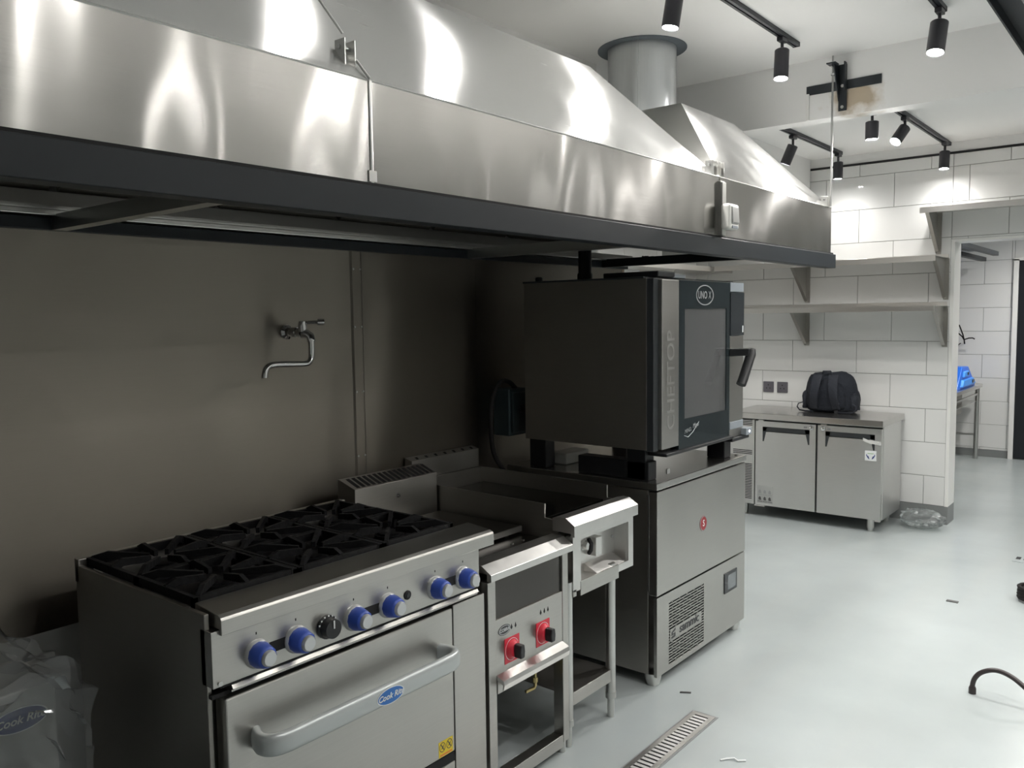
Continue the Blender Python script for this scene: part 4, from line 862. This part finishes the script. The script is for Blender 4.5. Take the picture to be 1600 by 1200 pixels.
# backpack
bp = thing('backpack', 'dark navy backpack standing upright on the fridge top', 'backpack', (-2.09, 6.33, 0.789))
def superell(cx_, cz, w_, h_, y0, y1, pw=2.6, n=28, top=0.0, seed=0):
    rnd = random.Random(seed); mb = MB(); rings = []
    nl = 9
    for k in range(nl):
        tt = k/(nl-1); s_ = math.sin(PI*min(max(tt, 0.06), 0.94))**0.28
        ring = []
        for i in range(n):
            a = 2*PI*i/n; ca, sa = math.cos(a), math.sin(a)
            pq = pw if sa > 0 else pw*2.2
            x = math.copysign(abs(ca)**(2/pq), ca)*w_*s_; z = math.copysign(abs(sa)**(2/pq), sa)*h_*(s_ if sa > 0 else 1)
            if z > 0: x *= 1-0.20*(z/h_)**2
            z += 0.006*math.sin(5*a+tt*4)+0.005*rnd.uniform(-1, 1); x += 0.005*math.sin(4*a+tt*7)
            z = max(z, -h_)
            ring.append((cx_+x, y0+(y1-y0)*tt, cz+z))
        rings.append(ring)
    vs = [p for r_ in rings for p in r_]; fs = [(k*n+i, k*n+(i+1) % n, (k+1)*n+(i+1) % n, (k+1)*n+i) for k in range(nl-1) for i in range(n)]
    fs += [tuple(range(n)), tuple(range((nl-1)*n, nl*n))]
    return mb.add(vs, fs)
superell(-2.085, 0.942, 0.195, 0.150, 6.28, 6.44, pw=3.6, seed=3).build('bag_body', 'navy', bp, angle=80)
superell(-2.10, 0.925, 0.140, 0.115, 6.235, 6.33, seed=5).build('back_panel', 'navy', bp, angle=80)
for (x0, x1) in ((-2.14, -2.19), (-2.03, -1.99)):
    vs = []
    for k in range(13):
        tt = k/12; x = x0+(x1-x0)*tt*0.6; z = 1.075-0.255*tt; y = 6.245-0.050*math.sin(PI*tt)**0.8
        wd = 0.036-0.010*tt
        vs += [(x-wd, y, z), (x+wd, y, z), (x+wd, y-0.018, z), (x-wd, y-0.018, z)]
    fs = [(4*k+i, 4*k+(i+1) % 4, 4*k+4+(i+1) % 4, 4*k+4+i) for k in range(12) for i in range(4)]+[(0, 1, 2, 3), (48, 49, 50, 51)]
    MB().add(vs, fs).build('shoulder_strap', 'navy2', bp, bevel=0.004, angle=60)
for s_, xx in ((-1, -2.268), (1, -1.905)):
    MB().tube([(xx, 6.28, 0.86), (xx+s_*0.03, 6.26, 0.848), (xx+s_*0.035, 6.25, 0.825), (xx+s_*0.015, 6.24, 0.803), (xx-s_*0.03, 6.24, 0.797), (xx-s_*0.09, 6.235, 0.797)], 0.008, 8, 0.5).build('webbing', 'navy2', bp)
    superell(xx-s_*0.005, 0.88, 0.03, 0.07, 6.30, 6.41, seed=8).build('side_pocket', 'navy2', bp, angle=80)
MB().tube([(-2.13, 6.29, 1.075), (-2.125, 6.285, 1.096), (-2.07, 6.285, 1.098), (-2.06, 6.29, 1.076)], 0.008, 8, 0.6).build('grab_handle', 'navy2', bp)
B(-2.02, -1.995, 6.222, 6.232, 0.790, 0.815).build('buckle', 'black', bp, bevel=0.003)

# wall sockets
for (x, lab) in ((-2.643, 'left grey wall socket on the tiles above the fridge top'), (-2.528, 'right grey wall socket on the tiles beside the backpack')):
    s_ = thing('wall_socket', lab, 'socket', (x, YB-0.009, 0.94), 'grey sockets above the fridge')
    B(x-0.043, x+0.043, YB-0.020, YB-0.0085, 0.897, 0.983).build('face_plate', 'socket', s_, bevel=0.004)
    for (dx, dz) in ((0, 0.016), (-0.014, -0.010), (0.014, -0.010)): B(x+dx-0.004, x+dx+0.004, YB-0.0208, YB-0.0195, 0.94+dz-0.005, 0.94+dz+0.005).build('pin_hole', 'void', s_)

# shelves
def wall_shelf(name, label, x0, x1, z, brk, dy=0.39, xr=None):
    t = thing(name, label, 'shelf', ((x0+x1)/2, YB, z))
    ya = YB-0.009-dy
    MB().prism([(YB-0.0095, z), (YB-0.0095, z+0.030), (YB-0.013, z+0.030), (YB-0.013, z+0.004), (ya, z+0.004), (ya, z-0.034), (ya+0.012, z-0.034), (ya+0.012, z-0.031), (ya+0.003, z-0.031), (ya+0.003, z)], 'x', x0, x1).build('shelf_board', 'shelf', t, bevel=0.0008, seg=1)
    for bx in brk:
        MB().prism([(YB-0.0095, z-0.001), (ya+0.015, z-0.001), (YB-0.045, z-0.275), (YB-0.0095, z-0.290)], 'x', bx-0.0015, bx+0.0015).box(bx-0.002, bx+0.032, YB-0.0125, YB-0.0095, z-0.29, z-0.001).loft(
            [(bx, ya+0.015, z-0.001), (bx+0.022, ya+0.015, z-0.001), (bx+0.022, YB-0.045, z-0.275), (bx, YB-0.045, z-0.275)],
            [(bx, ya+0.018, z-0.001), (bx+0.022, ya+0.018, z-0.001), (bx+0.022, YB-0.042, z-0.275), (bx, YB-0.042, z-0.275)]).build('shelf_bracket', 'front', t)
    return t
wall_shelf('wall_shelf', 'upper stainless wall shelf above the fridge', -2.94, -1.350, 1.900, (-2.352, -1.375))
wall_shelf('wall_shelf', 'lower stainless wall shelf just above the backpack', -3.28, -1.350, 1.566, (-2.352, -1.375))
wall_shelf('wall_shelf', 'short stainless shelf above the doorway at right edge', -1.455, 0.3, 2.222, (-1.43, -0.1))
ls = thing('corner_shelf', 'stainless shelf on the left wall behind the oven, meeting back shelf', 'shelf', (-3.29, 5.2, 1.90))
MB().prism([(-3.29, 1.870), (-3.29, 1.93), (-3.285, 1.93), (-3.285, 1.904), (-2.96, 1.904), (-2.96, 1.866), (-2.972, 1.866), (-2.972, 1.870)], 'y', 4.30, 6.53).build('shelf_board', 'shelf', ls)
for y in (4.6, 5.6): MB().prism([(-3.29, 1.869), (-2.98, 1.869), (-3.26, 1.60), (-3.29, 1.58)], 'y', y-0.002, y+0.002).build('shelf_bracket', 'shelf', ls)
cb = []
for i in range(60):
    a = i*0.62; cb.append((-2.99+0.02*math.sin(i*0.9), 5.22+0.07*math.cos(a)+0.01*math.sin(i*1.7), 1.925+0.016*math.sin(a*1.3)))
mesh_thing(MB().tube(cb, 0.004, 6), 'wire_coil', 'small tangle of black wire on the left wall shelf', 'wire', 'cable', (-2.99, 5.22, 1.91))

# ------------------------------------------------------------------ passage beyond the doorway
wt = thing('work_table', 'stainless work table with rails beyond the doorway', 'table', (-2.1, 8.9, 0))
B(-2.75, -1.665, 7.3, 9.76, 0.74, 0.777).build('table_top', 'shelf', wt, bevel=0.003)
B(-2.72, -1.70, 7.34, 9.72, 0.60, 0.604).box(-1.71, -1.69, 7.34, 9.72, 0.665, 0.685).build('rail', 'bare', wt)
B(-2.72, -1.71, 9.70, 9.72, 0.24, 0.26).build('rail', 'bare', wt)
for x in (-2.70, -1.70):
    for y in (7.4, 9.70): MB().cyl((x, y, 0), (x, y, 0.74), 0.022, n=14).build('leg', 'bare', wt)
B(-1.755, -1.745, 7.4, 9.7, 0.42, 0.74).build('sink_apron', 'side', wt) if False else None
MB().box(-2.5, -1.76, 7.6, 9.3, 0.50, 0.739).build('sink_bowl', 'side', wt, bevel=0.02)
bx = thing('blue_dispenser', 'bright blue plastic dispenser on the work table beyond the doorway', 'dispenser', (-1.80, 9.1, 0.777))
MB().prism([(8.72, 0.778), (9.58, 0.778), (9.52, 0.82), (9.22, 0.985), (8.95, 0.99)], 'x', -1.95, -1.70).build('dispenser_body', 'bluebox', bx, bevel=0.008)
MB().loft([(-1.70, 8.85, 0.80), (-1.70, 9.50, 0.80), (-1.70, 9.38, 0.87), (-1.70, 8.90, 0.87)], [(-1.675, 8.87, 0.805), (-1.675, 9.47, 0.805), (-1.675, 9.36, 0.865), (-1.675, 8.92, 0.865)]).loft([(-1.70, 8.95, 0.89), (-1.70, 9.20, 0.89), (-1.70, 9.16, 0.95), (-1.70, 8.97, 0.95)], [(-1.68, 8.96, 0.895), (-1.68, 9.19, 0.895), (-1.68, 9.15, 0.945), (-1.68, 8.98, 0.945)]).build('front_panel', 'bluebox2', bx, bevel=0.004)
B(-1.676, -1.668, 9.28, 9.36, 0.82, 0.85).box(-1.682, -1.674, 9.08, 9.12, 0.91, 0.935).build('latch', 'charcoal', bx)
rk = thing('overhead_rack', 'grey steel overhead rack on two rails beyond the doorway', 'rack', (-1.75, 9.0, 2.06))
B(-1.525, -1.475, 7.6, 9.25, 2.055, 2.095).build('rack_rail', 'railpaint', rk, bevel=0.002)
B(-1.705, -1.655, 7.6, 9.70, 2.030, 2.070).build('rack_rail', 'railpaint', rk, bevel=0.002)
B(-2.2, -1.50, 7.6, 9.1, 2.096, 2.102).build('rack_shelf', 'greypanel', rk)
for y in (7.8, 8.9): B(-1.80, -1.78, y-0.01, y+0.01, 2.102, ZF).build('hanger', 'bare', rk)
wz = thing('loose_wires', 'loose black wires sticking out of the far tiled wall', 'wires', (-1.86, 9.87, 1.3))
for pts in ([(-1.865, 9.878, 1.185), (-1.862, 9.84, 1.22), (-1.87, 9.81, 1.28), (-1.895, 9.79, 1.36), (-1.905, 9.79, 1.385)],
            [(-1.864, 9.845, 1.225), (-1.875, 9.80, 1.262), (-1.90, 9.78, 1.29), (-1.91, 9.78, 1.30)],
            [(-1.864, 9.845, 1.225), (-1.85, 9.80, 1.232), (-1.81, 9.79, 1.246), (-1.775, 9.79, 1.248), (-1.755, 9.79, 1.236)]):
    MB().tube(pts, 0.0065, 7).build('wire', 'cable', wz)
mesh_thing(MB().tube([(-1.93, 9.878, 0.99), (-1.935, 9.85, 1.05), (-1.935, 9.84, 1.12), (-1.915, 9.84, 1.175), (-1.895, 9.85, 1.19)], 0.005, 6), 'loose_wire', 'single short black wire near the doorway edge', 'wire', 'cable', (-1.93, 9.88, 1.0))

# ------------------------------------------------------------------ floor things
dn = thing('floor_drain', 'long stainless slotted floor drain in front of the fryer', 'drain', (-1.39, 2.3, 0))
DX0, DX1, DY0, DY1 = -1.438, -1.348, 1.60, 2.850
mb = MB(); frame_with_hole(mb, 'z', 0.0, 0.004, DX0, DX1, DY0, DY1, DX0+0.018, DX1-0.018, DY0+0.02, DY1-0.02); mb.build('drain_frame', 'bright', dn)
B(DX0+0.016, DX1-0.016, DY0+0.018, DY1-0.018, 0.0003, 0.0010).build('drain_pit', 'void', dn)
mb = MB(); frame_with_hole(mb, 'z', 0.0002, 0.0012, DX0-0.008, DX1+0.008, DY0-0.008, DY1+0.012, DX0, DX1, DY0, DY1); mb.build('drain_edge', 'skirt', dn)
sl = None; n_ = int((DY1-DY0-0.04)/0.024)
for i in range(n_):
    y = DY0+0.02+i*0.024+0.011
    if sl is None: sl = B(DX0+0.018, DX1-0.018, y, y+0.0145, 0.0008, 0.0038).build('slat', 'slatsteel', dn); y_first = y
    else:
        d = sl.copy(); COL.objects.link(d); d.location = (0, y-y_first, 0)
hs = thing('floor_hose', 'dark rubber hose arching over the floor at the right edge', 'hose', (-0.62, 3.67, 0))
MB().tube([(-0.628, 3.671, 0.004), (-0.628, 3.671, 0.035), (-0.620, 3.671, 0.065), (-0.600, 3.671, 0.092), (-0.565, 3.67, 0.112), (-0.53, 3.67, 0.115), (-0.49, 3.665, 0.104), (-0.45, 3.655, 0.082), (-0.40, 3.64, 0.05), (-0.33, 3.61, 0.018), (-0.24, 3.57, 0.010), (-0.10, 3.5, 0.010), (0.1, 3.45, 0.010)], 0.0095, 12, k=5).build('hose', 'hose', hs)
MB().lathe([(0.014, 0), (0.014, 0.7), (0.011, 1)], (-0.628, 3.671, 0.0), (-0.628, 3.671, 0.03), 12).build('hose_ferrule', 'hose', hs)
fc = thing('cable_reel', 'dark coil of cable lying on the floor at right edge', 'cable coil', (-0.58, 5.05, 0))
cb = [(-0.56+0.10*math.cos(i*0.4), 5.05+0.09*math.sin(i*0.4), 0.012+0.0011*i) for i in range(60)]
MB().tube(cb, 0.011, 8).build('coil', 'cable', fc)
MB().tube([(-0.64, 5.04, 0.05), (-0.60, 5.06, 0.10), (-0.56, 5.05, 0.12)], 0.018, 8).build('plug', 'cable', fc)
d2 = thing('floor_grate', 'small floor grate at the right edge beside the passage', 'drain', (-0.72, 5.89, 0))
B(-0.80, -0.55, 5.80, 5.98, 0.0, 0.003).build('grate_plate', 'floor', d2)
for i in range(6): B(-0.79+i*0.04, -0.765+i*0.04, 5.86, 5.92, 0.003, 0.0036).build('grate_slot', 'void', d2)
mesh_thing(B(-0.955, -0.90, 4.785, 4.812, 0, 0.004), 'floor_scrap', 'tiny dark scrap alone on the open floor', 'scrap', 'debris', (-0.93, 4.80, 0))
mesh_thing(MB().loft([(-1.555, 2.962, 0.0), (-1.518, 2.985, 0.0), (-1.520, 2.992, 0.0), (-1.557, 2.970, 0.0)], [(-1.555, 2.962, 0.005), (-1.518, 2.985, 0.005), (-1.520, 2.992, 0.005), (-1.557, 2.970, 0.005)]), 'floor_scrap', 'small dark scrap on the floor between drain end and chiller', 'scrap', 'debris', (-1.53, 2.97, 0))
mesh_thing(MB().tube([(-1.20, 2.58, 0.003), (-1.185, 2.60, 0.004), (-1.165, 2.615, 0.006), (-1.15, 2.610, 0.004), (-1.13, 2.63, 0.003)], 0.003, 6), 'paper_shred', 'thin white shred of plastic on the grey floor', 'scrap', 'whiteink', (-1.17, 2.6, 0))
def crumple(cx_, cy_, cz, rx, ry, rz, seed, n=26, m=18, amp=0.25, fold=7):
    rnd = random.Random(seed); ph = [(rnd.uniform(2, fold), rnd.uniform(2, fold), rnd.uniform(0, 6), rnd.uniform(0.3, 1)) for _ in range(9)]
    mb = MB(); vs = []
    for j in range(m+1):
        th_ = PI*j/m
        for i in range(n):
            a = 2*PI*i/n
            d = 1+amp*sum(w_*abs(math.sin(p*a*0.5*2//1+q_*th_+s_)) for p, q_, s_, w_ in ph)/4-amp*0.6+rnd.uniform(-.05, .05)*amp*2
            vs.append((cx_+rx*d*math.sin(th_)*math.cos(a), cy_+ry*d*math.sin(th_)*math.sin(a), cz+rz*d*math.cos(th_)))
    fs = [(j*n+i, j*n+(i+1) % n, (j+1)*n+(i+1) % n, (j+1)*n+i) for j in range(m) for i in range(n)]
    return mb.add(vs, fs)
pb = crumple(-1.435, 6.345, 0.065, 0.125, 0.085, 0.06, 4, amp=0.5)
pb.v = [(x, y, max(z, 0.003)) for x, y, z in pb.v]
mesh_thing(pb, 'plastic_bag', 'crumpled clear plastic bag on the floor beside the fridge', 'bag', 'bag2', (-1.435, 6.345, 0), angle=25)

# bagged appliance in the lower left corner
ba = thing('boxed_appliance', 'pale grey cooking appliance with oval blue badge at the lower left', 'appliance', (-2.28, 0.45, 0))
B(-2.48, -2.05, 0.12, 0.795, 0.475, 0.692).build('appliance_body', 'box', ba, bevel=0.004)
B(-2.46, -2.08, 0.15, 0.77, 0.42, 0.475).build('appliance_base', 'black', ba)
for x in (-2.43, -2.11):
    for y in (0.2, 0.72): B(x-0.02, x+0.02, y-0.02, y+0.02, 0, 0.42).build('leg', 'black', ba)
oval_badge(ba, (-2.05, 0.715, 0.625), YU, ZU, 0.058, 0.026, 'navyink', 'Cook Rite', 0.026)
def drape(u_, v_):
    y = 0.10+0.76*u_
    # v runs from the back over the top and down the front
    s_ = v_*1.0
    if s_ < 0.5: x = -2.50+0.46*(s_/0.5); z = 0.80-0.05*(s_/0.5)
    else: x = -2.04+0.015*math.sin(u_*9); z = 0.75-0.30*(s_-0.5)/0.5*(0.55+0.45*math.sin(u_*2.2+0.2))
    k = 0.020*math.sin(17*u_+9*v_)+0.014*math.sin(31*u_-23*v_)+0.012*math.sin(13*v_+40*u_*v_)
    if u_ > 0.82: z -= (u_-0.82)*0.55
    if u_ > 0.9 and s_ > 0.4: z -= 0.02
    return (x+0.018+abs(k)*0.6, y+k*0.4, z+k*0.9)
bg = MB().sheet(drape, 46, 46)
bo = mesh_thing(bg, 'plastic_cover', 'crumpled clear plastic bag draped over the grey appliance', 'bag', 'bag', (-2.25, 0.5, 0.75), angle=20)
